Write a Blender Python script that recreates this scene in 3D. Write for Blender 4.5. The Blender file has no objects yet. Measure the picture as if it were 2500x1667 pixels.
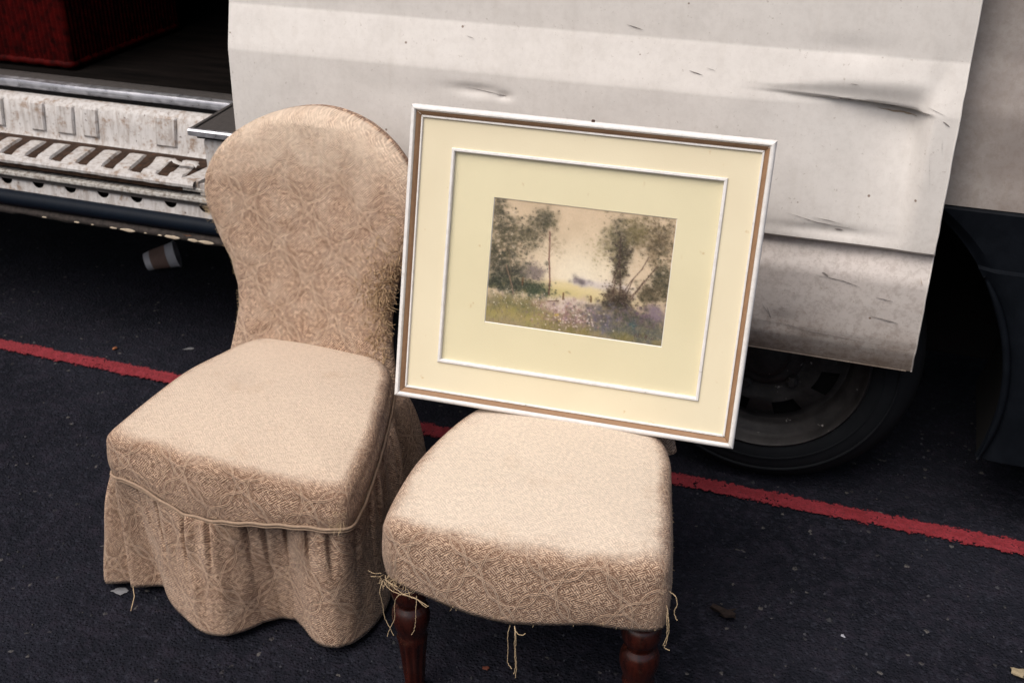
import bpy, bmesh, math, random
import numpy as np
from mathutils import Vector, Matrix

random.seed(7); RNG = np.random.default_rng(7)
S = bpy.context.scene
COL = S.collection
PI = math.pi
R = math.radians

# ------------------------------------------------------------------ camera, sky, sun, exposure
cd = bpy.data.cameras.new('camera'); cam = bpy.data.objects.new('camera', cd); COL.objects.link(cam)
cam.location = (0, 0, 1.42); cam.rotation_euler = (R(90 - 28.4), 0, R(19.7))
cd.sensor_width = 36; cd.lens = 39.8; cd.clip_start = 0.05; cd.clip_end = 2000
cd.dof.use_dof = True; cd.dof.focus_distance = 1.95; cd.dof.aperture_fstop = 6.3
S.camera = cam

SUN_EL, SUN_AZ = 58, 205          # azimuth: direction the light comes from, clockwise from +Y
w = bpy.data.worlds.new('World'); S.world = w; w.use_nodes = True
wn = w.node_tree; wn.nodes.clear()
sky = wn.nodes.new('ShaderNodeTexSky'); sky.sky_type = 'NISHITA'; sky.sun_disc = False
sky.sun_elevation = R(SUN_EL); sky.sun_rotation = R(SUN_AZ); sky.air_density = 1.0; sky.dust_density = 6.0; sky.ozone_density = 1.0
bg = wn.nodes.new('ShaderNodeBackground'); bg.inputs[1].default_value = 0.05
wo = wn.nodes.new('ShaderNodeOutputWorld')
wn.links.new(sky.outputs[0], bg.inputs[0]); wn.links.new(bg.outputs[0], wo.inputs[0])
ld = bpy.data.lights.new('sun', 'SUN'); ld.energy = 1.5; ld.angle = R(55); ld.color = (1.0, 0.965, 0.925)
sun = bpy.data.objects.new('sun', ld); COL.objects.link(sun)
az, el = R(SUN_AZ), R(SUN_EL)
sdir = Vector((math.sin(az) * math.cos(el), math.cos(az) * math.cos(el), math.sin(el)))
sun.rotation_euler = sdir.to_track_quat('Z', 'Y').to_euler()
sun.location = (0, 0, 6)
S.view_settings.view_transform = 'Standard'; S.view_settings.look = 'None'
S.view_settings.gamma = 1; S.view_settings.use_curve_mapping = False
S.view_settings.exposure = 1.05
S.render.engine = 'CYCLES'

# ------------------------------------------------------------------ node helpers
class NT:
    def __init__(s, name):
        s.m = bpy.data.materials.new(name); s.m.use_nodes = True
        s.t = s.m.node_tree; s.t.nodes.clear()
        s.out = s.t.nodes.new('ShaderNodeOutputMaterial')
        s.b = s.t.nodes.new('ShaderNodeBsdfPrincipled'); s.link(s.b.outputs[0], s.out.inputs[0])
        s._obj = None
    def link(s, a, b): s.t.links.new(a, b)
    def n(s, typ, **kw):
        x = s.t.nodes.new(typ)
        for k, v in kw.items(): setattr(x, k, v)
        return x
    def put(s, sock, v):
        if isinstance(v, bpy.types.NodeSocket): s.link(v, sock)
        elif isinstance(v, (tuple, list)) and len(v) == 3 and sock.type == 'RGBA': sock.default_value = (*v, 1)
        else: sock.default_value = v
    def math(s, op, a, b=None, c=None, clamp=False):
        x = s.n('ShaderNodeMath', operation=op, use_clamp=clamp); s.put(x.inputs[0], a)
        if b is not None: s.put(x.inputs[1], b)
        if c is not None: s.put(x.inputs[2], c)
        return x.outputs[0]
    def obj(s):
        if s._obj is None: s._obj = s.n('ShaderNodeTexCoord').outputs['Object']
        return s._obj
    def map(s, vec, scale=(1, 1, 1), rot=(0, 0, 0), loc=(0, 0, 0)):
        x = s.n('ShaderNodeMapping'); s.link(vec, x.inputs[0]); x.inputs['Scale'].default_value = scale
        x.inputs['Rotation'].default_value = rot; x.inputs['Location'].default_value = loc
        return x.outputs[0]
    def noise(s, vec=None, scale=5, detail=4, rough=.55, dist=0):
        x = s.n('ShaderNodeTexNoise'); s.link(vec if vec is not None else s.obj(), x.inputs['Vector'])
        x.inputs['Scale'].default_value = scale; x.inputs['Detail'].default_value = detail
        x.inputs['Roughness'].default_value = rough; x.inputs['Distortion'].default_value = dist
        return x.outputs['Fac']
    def voro(s, vec=None, scale=50, feature='F1', out='Distance'):
        x = s.n('ShaderNodeTexVoronoi', feature=feature); s.link(vec if vec is not None else s.obj(), x.inputs['Vector'])
        x.inputs['Scale'].default_value = scale
        return x.outputs[out]
    def ramp(s, f, a, b, lo=0.0, hi=1.0, smooth=True):
        x = s.n('ShaderNodeMapRange'); x.interpolation_type = 'SMOOTHSTEP' if smooth else 'LINEAR'
        s.put(x.inputs['Value'], f); s.put(x.inputs['From Min'], a); s.put(x.inputs['From Max'], b)
        s.put(x.inputs['To Min'], lo); s.put(x.inputs['To Max'], hi); x.clamp = True
        return x.outputs[0]
    def mix(s, f, a, b):
        x = s.n('ShaderNodeMix', data_type='RGBA'); s.put(x.inputs['Factor'], f); s.put(x.inputs['A'] if False else x.inputs[6], a); s.put(x.inputs[7], b)
        return x.outputs[2]
    def xyz(s, vec=None):
        x = s.n('ShaderNodeSeparateXYZ'); s.link(vec if vec is not None else s.obj(), x.inputs[0]); return x.outputs
    def bump(s, h, strength=.5, dist=.002, prev=None):
        x = s.n('ShaderNodeBump'); s.put(x.inputs['Height'], h); x.inputs['Strength'].default_value = strength
        x.inputs['Distance'].default_value = dist
        if prev is not None: s.link(prev, x.inputs['Normal'])
        return x.outputs[0]
    def set(s, **kw):
        names = dict(color='Base Color', rough='Roughness', metal='Metallic', spec='Specular IOR Level', normal='Normal', sheen='Sheen Weight', sheenr='Sheen Roughness', coat='Coat Weight', coatr='Coat Roughness')
        for k, v in kw.items(): s.put(s.b.inputs[names[k]], v)
        return s.m

def srgb(r, g, b):
    f = lambda c: (c / 255 / 12.92) if c / 255 <= .04045 else ((c / 255 + .055) / 1.055) ** 2.4
    return (f(r), f(g), f(b))

M = {}
# asphalt
t = NT('asphalt')
st = t.voro(scale=150, out='Color'); sx = t.xyz(st)
dst = t.voro(scale=150)
big = t.noise(scale=3, detail=5); mid = t.noise(scale=38, detail=4, rough=.7)
c = t.mix(t.ramp(big, .35, .7), (.0054, .0060, .0098), (.0104, .0110, .0166))
c = t.mix(t.ramp(t.math('ADD', t.math('MULTIPLY', mid, .6), t.math('MULTIPLY', t.noise(scale=11, detail=5, rough=.7), .4)), .43, .68), c, (.0170, .0150, .0225))
c = t.mix(t.math('MULTIPLY', t.ramp(sx[0], .80, .97), .4), c, (.026, .027, .038))
c = t.mix(t.ramp(sx[1], .994, .999), c, (.075, .07, .068))
fine = t.noise(scale=420, detail=2)
h = t.math('ADD', t.math('MULTIPLY', t.ramp(dst, 0, .6), -.55), t.math('ADD', t.math('MULTIPLY', mid, 1.6), t.math('MULTIPLY', fine, .35)))
M['asphalt'] = t.set(color=c, rough=t.ramp(mid, .3, .7, .72, .92), spec=.10, normal=t.bump(h, .85, .006))
# worn red road paint (holes where the paint has gone)
t = NT('red_road_paint')
o = t.xyz()
n1 = t.noise(scale=55, detail=5, rough=.7); n2 = t.noise(scale=9, detail=4, rough=.65); n3 = t.noise(scale=170, detail=3, rough=.7)
edge = t.math('ABSOLUTE', t.math('SUBTRACT', o[1], t.math('ADD', 2.001, t.math('MULTIPLY', t.math('SUBTRACT', n2, .5), .010))))
e2 = t.math('ADD', edge, t.math('ADD', t.math('MULTIPLY', t.math('SUBTRACT', n1, .5), .034), t.math('MULTIPLY', t.math('SUBTRACT', n3, .5), .030)))
keep = t.math('MULTIPLY', t.math('LESS_THAN', e2, .0215), t.math('LESS_THAN', t.math('ADD', t.math('ADD', t.math('MULTIPLY', n1, .55), t.math('MULTIPLY', n3, .35)), t.math('MULTIPLY', n2, .45)), .765))
c = t.mix(t.ramp(n1, .35, .65), (.165, .0125, .018), (.235, .024, .034))
c = t.mix(t.ramp(n3, .5, .72), c, (.085, .014, .018))
t.set(color=c, rough=.7, spec=.3, normal=t.bump(t.math('ADD', n1, n3), .8, .004))
tr = t.n('ShaderNodeBsdfTransparent'); mx = t.n('ShaderNodeMixShader')
t.link(keep, mx.inputs[0]); t.link(tr.outputs[0], mx.inputs[1]); t.link(t.b.outputs[0], mx.inputs[2]); t.link(mx.outputs[0], t.out.inputs[0])
M['red_paint'] = t.m

# brocade upholstery: raised double-cord lattice over a chenille ground. UV in metres.
def fabric(name, light, dark, worn_lit_c, pat=1.0):
    t = NT(name)
    uvn = t.n('ShaderNodeUVMap').outputs[0]
    wob = t.n('ShaderNodeTexNoise'); t.link(t.map(uvn, (14, 14, 14)), wob.inputs['Vector']); wob.inputs['Scale'].default_value = 1; wob.inputs['Detail'].default_value = 2
    va = t.n('ShaderNodeVectorMath', operation='MULTIPLY_ADD'); t.link(wob.outputs['Color'], va.inputs[0]); va.inputs[1].default_value = (.006, .006, 0); t.link(uvn, va.inputs[2])
    fz = t.n('ShaderNodeTexNoise'); t.link(t.map(uvn, (260, 260, 260)), fz.inputs['Vector']); fz.inputs['Scale'].default_value = 1; fz.inputs['Detail'].default_value = 1
    vb = t.n('ShaderNodeVectorMath', operation='MULTIPLY_ADD'); t.link(fz.outputs['Color'], vb.inputs[0]); vb.inputs[1].default_value = (.0018, .0018, 0); t.link(va.outputs[0], vb.inputs[2])
    uv = t.xyz(vb.outputs[0])
    U = t.math('DIVIDE', uv[0], .122); V = t.math('DIVIDE', uv[1], .138)
    a = t.math('ADD', U, V); b = t.math('SUBTRACT', U, V)
    lat = None; band = None
    for p, q in ((a, b), (b, a)):
        da = t.math('SUBTRACT', t.math('FRACT', p), .5)
        ab = t.math('ABSOLUTE', da); band = ab if band is None else t.math('MINIMUM', band, ab)
        s = t.math('MULTIPLY', t.math('COSINE', t.math('MULTIPLY', q, 2 * PI)), -.080)
        for sg in (-1, 1):
            for off in (-.0165, .0165):
                x = t.math('ADD', t.math('SUBTRACT', da, t.math('MULTIPLY', s, sg)), off)
                x = t.math('MULTIPLY', x, 1 / .0095)
                g = t.math('EXPONENT', t.math('MULTIPLY', t.math('MULTIPLY', x, x), -1.0))
                lat = g if lat is None else t.math('MAXIMUM', lat, g)
    # chenille ground: little yarn dashes in two diagonal directions
    br = t.noise(t.map(va.outputs[0], (210, 210, 1)), 1, 2, .6)
    bars = []
    for sx_, sy_ in ((1, 1), (1, -1)):
        ph = t.math('ADD', t.math('MULTIPLY', uv[0], sx_ * 2 * PI / .0056), t.math('MULTIPLY', uv[1], sy_ * 2 * PI / .0050))
        bars.append(t.math('SINE', t.math('ADD', ph, t.math('MULTIPLY', br, 5.0))))
    sel = t.ramp(t.noise(t.map(va.outputs[0], (88, 88, 1)), 1, 1), .485, .515)
    x = t.n('ShaderNodeMix', data_type='FLOAT'); t.link(sel, x.inputs[0]); t.link(bars[0], x.inputs[2]); t.link(bars[1], x.inputs[3])
    lng = t.noise(t.map(va.outputs[0], (140, 140, 1), loc=(4, 9, 0)), 1, 2, .6)
    dash = t.ramp(t.math('ADD', x.outputs[0], t.math('MULTIPLY', t.math('SUBTRACT', lng, .5), 5.0)), -1.1, 1.3)
    knit = t.noise(t.map(uvn, (620, 620, 1)), 1, 2, .7)
    att = t.n('ShaderNodeAttribute'); att.attribute_name = 'wear_and_light'  # seat tops: worn nap; back and skirt: brightness put into the colour
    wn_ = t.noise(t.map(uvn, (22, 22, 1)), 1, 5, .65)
    wear_and_light = t.ramp(t.math('ADD', att.outputs['Fac'], t.math('MULTIPLY', t.math('SUBTRACT', wn_, .5), .75)), .18, .92)
    grv = t.math('MULTIPLY', t.ramp(band, .10, .17, 1, 0), t.math('SUBTRACT', 1.0, lat))
    ground = t.math('MULTIPLY', t.math('MULTIPLY', dash, .8), t.math('SUBTRACT', 1.0, t.math('MULTIPLY', grv, t.math('SUBTRACT', .50, t.math('MULTIPLY', wear_and_light, .50)))))
    hh = t.math('MAXIMUM', t.math('MULTIPLY', lat, pat), ground)
    hcol = t.math('ADD', t.math('MULTIPLY', t.math('MAXIMUM', ground, t.math('MULTIPLY', lat, t.math('SUBTRACT', .80, t.math('MULTIPLY', wear_and_light, .36)))), .95), t.math('ADD', t.math('MULTIPLY', t.math('SUBTRACT', knit, .5), 1.2), t.math('MULTIPLY', t.math('SUBTRACT', t.noise(t.map(uvn, (230, 230, 1), loc=(2, 6, 0)), 1, 3, .75), .5), 1.5)))
    c = t.mix(t.ramp(hcol, .0, 1.0, smooth=False), dark, light)
    cw = t.mix(t.ramp(hcol, .0, 1.0, smooth=False), tuple(.80 * k for k in worn_lit_c), worn_lit_c)  # pale tone of the worn nap, also used where light is painted in
    c = t.mix(t.math('MULTIPLY', wear_and_light, .8), c, cw)
    st = t.noise(t.map(uvn, (9, 9, 1), loc=(3, 1, 0)), 1, 4, .6)
    c = t.mix(t.math('MULTIPLY', t.ramp(st, .58, .80), .30), c, (.33, .20, .11))
    st2 = t.noise(t.map(uvn, (5, 5, 1), loc=(13, 5, 0)), 1, 3, .6)
    c = t.mix(t.math('MULTIPLY', t.ramp(st2, .55, .8), .12), c, (.22, .17, .15))
    amp = t.math('SUBTRACT', 1.0, t.math('MULTIPLY', wear_and_light, .80))
    hb = t.math('MULTIPLY', t.math('ADD', t.math('ADD', hh, t.math('MULTIPLY', lat, .25 * pat)), t.math('MULTIPLY', knit, .5)), amp)
    return t.set(color=c, rough=.95, spec=.15, sheen=.12, sheenr=.5, normal=t.bump(hb, .75, .0023))
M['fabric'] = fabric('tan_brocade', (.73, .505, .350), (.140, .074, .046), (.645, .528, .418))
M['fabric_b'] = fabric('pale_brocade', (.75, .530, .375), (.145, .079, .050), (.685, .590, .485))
t = NT('thread'); M['thread'] = t.set(color=t.mix(t.noise(scale=300), (.55, .42, .27), (.40, .29, .175)), rough=.9, spec=.1)
t = NT('stuffing_fibre'); M['fibre'] = t.set(color=t.mix(t.noise(scale=90), (.46, .31, .18), (.24, .14, .075)), rough=.9, spec=.1)
t = NT('bare_yarn'); M['yarn'] = t.set(color=t.mix(t.noise(scale=120), (.56, .41, .26), (.34, .22, .125)), rough=.9, spec=.1)
t = NT('piping'); M['piping'] = t.set(color=t.mix(t.noise(scale=260, detail=2), (.19, .13, .09), (.38, .275, .20)), rough=.95, spec=.1, normal=t.bump(t.noise(scale=700, detail=1), .6, .001))
# dark turned wood
t = NT('mahogany')
g = t.noise(t.map(t.obj(), (60, 60, 7)), 1, 5, .6, 1.5)
c = t.mix(t.ramp(g, .3, .7), (.011, .0022, .0014), (.034, .0062, .0034))
c = t.mix(t.math('MULTIPLY', t.ramp(t.noise(scale=45, detail=4), .6, .72), .4), c, (.05, .020, .012))
M['wood'] = t.set(color=c, rough=t.ramp(t.noise(scale=30), .3, .7, .16, .36), spec=.6, normal=t.bump(t.noise(scale=130, detail=3), .15, .002))
# van paint
def van_paint(name, base, grime_hi, grime_lo, amount=1.0, mott=.07):
    t = NT(name); o = t.xyz()
    n = t.noise(scale=9, detail=6, rough=.7); sp = t.noise(scale=120, detail=4, rough=.75); st = t.noise(t.map(t.obj(), (60, 60, 5)), 1, 4, .6)
    hz = t.noise(t.map(t.obj(), (2.2, 2.2, 14)), 1, 4, .6)
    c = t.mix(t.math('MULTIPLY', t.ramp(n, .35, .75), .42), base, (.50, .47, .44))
    c = t.mix(t.math('MULTIPLY', t.ramp(st, .5, .8), .12), c, (.42, .36, .30))
    c = t.mix(t.math('MULTIPLY', t.ramp(hz, .5, .8), .18), c, (.46, .43, .41))
    gz = t.ramp(t.math('ADD', o[2], t.math('MULTIPLY', t.math('SUBTRACT', n, .5), .13)), grime_lo, grime_hi, amount, 0)
    gz = t.math('MULTIPLY', gz, t.ramp(t.noise(scale=26, detail=5, rough=.7), .2, .6, .55, 1.0))
    c = t.mix(gz, c, (.200, .150, .112))
    mot = t.noise(scale=75, detail=6, rough=.8); c = t.mix(t.math('MULTIPLY', t.ramp(mot, .44, .62), t.math('ADD', mott, t.math('MULTIPLY', gz, .45))), c, (.17, .125, .10))
    c = t.mix(t.math('MULTIPLY', t.ramp(sp, .62, .72), .45), c, (.22, .17, .13))
    dots = t.voro(scale=26); dsel = t.xyz(t.voro(scale=26, out='Color'))
    dm = t.math('MULTIPLY', t.ramp(dots, .045, .075, 1, 0), t.math('GREATER_THAN', dsel[0], .86))
    c = t.mix(t.math('MULTIPLY', dm, .8), c, (.13, .075, .045))
    return t.set(color=c, rough=t.math('ADD', t.ramp(n, .3, .7, .46, .58), t.math('MULTIPLY', gz, .25)), spec=.30,
                 normal=t.bump(t.math('ADD', t.math('MULTIPLY', sp, .25), t.noise(scale=6, detail=2)), .12, .004))
M['paint'] = van_paint('dirty_white_paint', (.665, .632, .600), .74, .28, .55)
M['paint_low'] = van_paint('grimy_white_paint', (.50, .452, .425), .485, .35, .92, .30)
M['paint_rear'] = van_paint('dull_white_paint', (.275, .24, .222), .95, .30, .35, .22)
t = NT('step_paint')
n = t.noise(scale=30, detail=6, rough=.75); n2 = t.noise(scale=95, detail=5, rough=.75)
st = t.noise(t.map(t.obj(), (90, 90, 12)), 1, 4, .65)
c = t.mix(t.math('MULTIPLY', t.ramp(st, .40, .72), .65), (.50, .48, .47), (.24, .20, .17))
c = t.mix(t.math('MULTIPLY', t.ramp(n, .5, .68), .85), c, (.20, .125, .075))
c = t.mix(t.ramp(n2, .60, .70), c, (.060, .030, .018))
M['step_paint'] = t.set(color=c, rough=.55, spec=.35, normal=t.bump(n2, .3, .002))
t = NT('rusty_dirt')
n = t.noise(scale=60, detail=6, rough=.75)
c = t.mix(t.ramp(n, .3, .7), (.016, .009, .006), (.060, .033, .021)); c = t.mix(t.ramp(t.noise(scale=22, detail=4), .66, .76), c, (.16, .055, .018))
M['rust'] = t.set(color=c, rough=.9, spec=.2, normal=t.bump(n, .7, .003))
t = NT('rusty_flange')
n = t.noise(scale=70, detail=6, rough=.75); k = t.noise(t.map(t.obj(), (16, 30, 60)), 1, 4, .7)
c = t.mix(t.ramp(n, .3, .7), (.014, .0115, .0105), (.050, .040, .036)); c = t.mix(t.ramp(k, .66, .72), c, (.13, .05, .022))
M['flange'] = t.set(color=c, rough=.85, spec=.25, normal=t.bump(n, .6, .003))
t = NT('chipped_cream'); M['chip'] = t.set(color=t.mix(t.noise(scale=120, detail=4), (.62, .54, .42), (.34, .25, .17)), rough=.7)
t = NT('brushed_trim'); n = t.noise(t.map(t.obj(), (3, 160, 160)), 1, 4, .7)
M['trim'] = t.set(color=t.mix(t.ramp(n, .3, .7), (.34, .34, .37), (.66, .66, .70)), metal=.85, rough=t.ramp(t.noise(scale=50, detail=4), .3, .7, .26, .5))
t = NT('dark_trim'); M['trim_dark'] = t.set(color=t.mix(t.noise(scale=80, detail=5), (.030, .027, .027), (.075, .066, .062)), rough=.65, spec=.35, normal=t.bump(t.noise(scale=200), .3, .002))
t = NT('track_metal'); M['track'] = t.set(color=t.mix(t.ramp(t.noise(scale=90, detail=5, rough=.7), .4, .65), (.40, .385, .36), (.15, .125, .105)), rough=.5, spec=.4)
t = NT('navy_rubber'); M['seal'] = t.set(color=t.mix(t.noise(scale=40, detail=4), (.0015, .0034, .0075), (.0036, .0070, .0135)), rough=.55, spec=.12)
t = NT('black_plastic'); n = t.noise(scale=14, detail=6, rough=.7)
M['plastic'] = t.set(color=t.mix(t.ramp(n, .35, .75), (.0022, .0032, .0052), (.0050, .0066, .0098)), rough=.6, spec=.10, normal=t.bump(t.noise(scale=500, detail=1), .3, .001))
t = NT('soot_black'); M['black'] = t.set(color=t.mix(t.noise(scale=20), (.003, .003, .0035), (.007, .0065, .0065)), rough=.9, spec=.15)
t = NT('load_floor'); n = t.noise(t.map(t.obj(), (3, 26, 3)), 1, 6, .7)
M['floor'] = t.set(color=t.mix(t.ramp(n, .3, .75), (.0016, .0013, .0012), (.0075, .0056, .0050)), rough=.9, spec=.05, normal=t.bump(n, .3, .003))
t = NT('tyre_rubber'); n = t.noise(scale=30, detail=5)
M['tyre'] = t.set(color=t.mix(n, (.0030, .0037, .005), (.0075, .0085, .0105)), rough=.75, spec=.15, normal=t.bump(t.noise(scale=300), .2, .001))
t = NT('dirty_steel_rim'); n = t.noise(scale=24, detail=6, rough=.75)
c = t.mix(t.ramp(n, .3, .7), (.008, .0068, .0068), (.028, .0245, .024)); c = t.mix(t.ramp(t.noise(scale=60, detail=4), .66, .73), c, (.25, .23, .22))
M['rim'] = t.set(color=c, metal=.25, rough=.6, normal=t.bump(n, .4, .003))
t = NT('red_wicker'); n = t.noise(scale=45, detail=5, rough=.7)
M['wicker'] = t.set(color=t.mix(t.ramp(n, .3, .7), (.009, .0002, .0003), (.055, .0012, .0010)), rough=.7, spec=.06)
# picture
t = NT('white_moulding'); n = t.noise(scale=70, detail=6, rough=.8); ch = t.noise(t.map(t.obj(), (70, 70, 70)), 1, 5, .7)
c = t.mix(t.math('MULTIPLY', t.ramp(n, .4, .7), .4), (.72, .70, .68), (.46, .42, .38)); c = t.mix(t.ramp(ch, .68, .73), c, (.16, .10, .06))
M['moulding'] = t.set(color=c, rough=.55, spec=.35, normal=t.bump(n, .25, .002))
t = NT('brown_slip'); n = t.noise(t.map(t.obj(), (14, 220, 14)), 1, 4, .7); n2 = t.noise(scale=120, detail=5)
M['slip'] = t.set(color=t.mix(t.math('ADD', t.math('MULTIPLY', n, .6), t.math('MULTIPLY', n2, .4)), (.15, .075, .036), (.36, .22, .125)), rough=.6, spec=.3, normal=t.bump(n2, .3, .001))
def matboard(name, a, b):
    t = NT(name); n = t.noise(scale=7, detail=4); f = t.noise(scale=420, detail=2)
    c = t.mix(t.ramp(n, .3, .75), a, b)
    c = t.mix(t.math('MULTIPLY', t.ramp(t.noise(scale=55, detail=4), .68, .76), .5), c, (.48, .31, .13))
    return t.set(color=c, rough=.85, spec=.2, normal=t.bump(f, .25, .0008))
M['mat_outer'] = matboard('cream_mat', (.70, .625, .452), (.675, .595, .425))
M['mat_inner'] = matboard('pale_green_cream_mat', (.725, .655, .445), (.70, .63, .425))
t = NT('bevel_white'); M['bevel'] = t.set(color=(.80, .77, .70), rough=.8)
t = NT('watercolour'); va = t.n('ShaderNodeVertexColor'); va.layer_name = 'paint'
pn = t.noise(scale=260, detail=3, rough=.7)
M['painting'] = t.set(color=t.mix(t.math('MULTIPLY', t.ramp(pn, .45, .75), .18), va.outputs[0], (.45, .37, .30)), rough=.9, spec=.1)
t = NT('picture_glass')
gl = t.n('ShaderNodeBsdfGlossy'); gl.inputs['Roughness'].default_value = .02; tr = t.n('ShaderNodeBsdfTransparent'); lw = t.n('ShaderNodeLayerWeight'); fr = t.math('ADD', .035, t.math('MULTIPLY', t.math('POWER', lw.outputs['Facing'], 5), .5))
mx = t.n('ShaderNodeMixShader'); t.link(fr, mx.inputs[0]); t.link(tr.outputs[0], mx.inputs[1]); t.link(gl.outputs[0], mx.inputs[2]); t.link(mx.outputs[0], t.out.inputs[0])
M['glass'] = t.m
t = NT('backing_board'); M['backing'] = t.set(color=(.22, .15, .09), rough=.9)
def plain(name, a, b, scale=80, rough=.8, spec=.3):
    t = NT(name); n = t.noise(scale=scale, detail=4, rough=.7)
    return t.set(color=t.mix(n, a, b), rough=rough, spec=spec, normal=t.bump(n, .4, .003))
M['cup'] = plain('cup_paper', (.62, .62, .64), (.42, .42, .46), 30)
M['cup_band'] = plain('cup_print', (.26, .17, .14), (.17, .11, .09), 60)
M['paving'] = plain('paving', (.16, .155, .15), (.22, .21, .20), 12)
M['nail'] = plain('rusty_nail', (.03, .012, .008), (.07, .03, .02))
M['scratch'] = plain('scratch_dark', (.15, .13, .125), (.33, .30, .28), 150)
M['rustspot'] = plain('rust_stain', (.30, .22, .15), (.45, .38, .30), 120)

# ------------------------------------------------------------------ mesh helpers
def tag(o, label=None, cat=None, group=None, kind=None):
    if label: o['label'] = label
    if cat: o['category'] = cat
    if group: o['group'] = group
    if kind: o['kind'] = kind
    return o
def empty(name, loc, label, cat, group=None):
    o = bpy.data.objects.new(name, None); COL.objects.link(o); o.location = loc; o.empty_display_size = .1
    return tag(o, label, cat, group)
def base_of(p):
    v = Vector((0, 0, 0))
    while p is not None: v += p.location; p = p.parent
    return v
def link(name, me, mat, parent=None, smooth=True):
    if isinstance(mat, (list, tuple)):
        for m_ in mat: me.materials.append(m_)
    else: me.materials.append(mat)
    if smooth: me.polygons.foreach_set('use_smooth', [True] * len(me.polygons))
    o = bpy.data.objects.new(name, me); COL.objects.link(o)
    if parent is not None:
        o.parent = parent
        o.matrix_parent_inverse = Matrix.Translation(-base_of(parent)) if parent.type == 'EMPTY' else Matrix.Identity(4)
    return o
def mesh(name, V, F, mat, parent=None, smooth=True, uv=None, attr=None, autosharp=None):
    me = bpy.data.meshes.new(name); me.from_pydata([tuple(map(float, v)) for v in V], [], [tuple(map(int, f)) for f in F]); me.update()
    if uv is not None:
        l = me.uv_layers.new(name='UVMap'); uv = np.asarray(uv, float)
        idx = np.zeros(len(me.loops), int); me.loops.foreach_get('vertex_index', idx)
        l.data.foreach_set('uv', uv[idx].ravel())
    if attr:
        for k, v in attr.items():
            a = me.attributes.new(k, 'FLOAT', 'POINT'); a.data.foreach_set('value', np.asarray(v, float))
    if autosharp: me.set_sharp_from_angle(angle=R(autosharp))
    o = link(name, me, mat, parent, smooth)
    if autosharp and smooth: o.data.set_sharp_from_angle(angle=R(autosharp))
    return o
def gridfaces(nu, nv, cu=False, cv=False, flip=False, off=0):
    F = []
    for i in range(nu if cu else nu - 1):
        for j in range(nv if cv else nv - 1):
            a = i * nv + j; b = ((i + 1) % nu) * nv + j; c_ = ((i + 1) % nu) * nv + (j + 1) % nv; d = i * nv + (j + 1) % nv
            F.append(((a, d, c_, b) if flip else (a, b, c_, d)))
    return [tuple(x + off for x in f) for f in F] if off else F
def box(name, lo, hi, mat, parent=None, bev=.004, seg=2, jit=0):
    bm = bmesh.new(); bmesh.ops.create_cube(bm, size=1)
    for v in bm.verts:
        for k in range(3): v.co[k] = (lo[k] + hi[k]) / 2 + v.co[k] * (hi[k] - lo[k])
    if bev: bmesh.ops.bevel(bm, geom=list(bm.edges), offset=bev, segments=seg, affect='EDGES', profile=.5)
    me = bpy.data.meshes.new(name); bm.to_mesh(me); bm.free()
    o = link(name, me, mat, parent, True); o.data.set_sharp_from_angle(angle=R(40)); return o
def tube_geo(P, rad, n=8, cap=True):
    P = [Vector(p) for p in P]; V = []; F = []
    rads = rad if hasattr(rad, '__len__') else [rad] * len(P)
    up = Vector((.31, .22, .93))
    for i, p in enumerate(P):
        d = (P[min(i + 1, len(P) - 1)] - P[max(i - 1, 0)]).normalized()
        a = d.cross(up)
        if a.length < 1e-4: a = d.cross(Vector((1, 0, 0)))
        a.normalize(); b = d.cross(a)
        for k in range(n):
            an = 2 * PI * k / n; V.append(p + (a * math.cos(an) + b * math.sin(an)) * rads[i])
    F = gridfaces(len(P), n, cv=True)
    if cap: F.append(tuple(range(n))[::-1]); F.append(tuple((len(P) - 1) * n + k for k in range(n)))
    return V, F
def tube(name, P, rad, mat, parent=None, n=8):
    V, F = tube_geo(P, rad, n); return mesh(name, V, F, mat, parent)
def lathe_geo(prof, n=48, mod=None):
    V = []
    for i, (r, z) in enumerate(prof):
        for k in range(n):
            an = 2 * PI * k / n; rr = r * (mod(an, z) if mod else 1); V.append((rr * math.cos(an), rr * math.sin(an), z))
    return V, gridfaces(len(prof), n, cv=True)
def vnoise1(x, seed=0):
    x = np.asarray(x, float); i = np.floor(x).astype(int); f = x - i; f = f * f * (3 - 2 * f)
    h = lambda k: (np.sin((k + seed * 57.3) * 127.1) * 43758.5453) % 1.0
    return h(i) * (1 - f) + h(i + 1) * f
def vnoise2(x, y, seed=0):
    x = np.asarray(x, float); y = np.asarray(y, float); ix = np.floor(x); iy = np.floor(y); fx = x - ix; fy = y - iy
    fx = fx * fx * (3 - 2 * fx); fy = fy * fy * (3 - 2 * fy)
    h = lambda a, b: (np.sin(a * 127.1 + b * 311.7 + seed * 74.7) * 43758.5453) % 1.0
    return (h(ix, iy) * (1 - fx) + h(ix + 1, iy) * fx) * (1 - fy) + (h(ix, iy + 1) * (1 - fx) + h(ix + 1, iy + 1) * fx) * fy
def sstep(a, b, x): u = np.clip((np.asarray(x, float) - a) / (b - a), 0, 1); return u * u * (3 - 2 * u)
def chaikin(P, it=3):
    P = np.array(P, float)
    for _ in range(it):
        Q = np.roll(P, -1, 0); P = np.stack([P * .75 + Q * .25, P * .25 + Q * .75], 1).reshape(-1, P.shape[1])
    return P
def resample(P, n):
    Q = np.vstack([P, P[:1]]); d = np.r_[0, np.cumsum(np.linalg.norm(np.diff(Q, axis=0), axis=1))]
    s = np.linspace(0, d[-1], n, endpoint=False); return np.stack([np.interp(s, d, Q[:, k]) for k in range(P.shape[1])], 1), d[-1]

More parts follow.
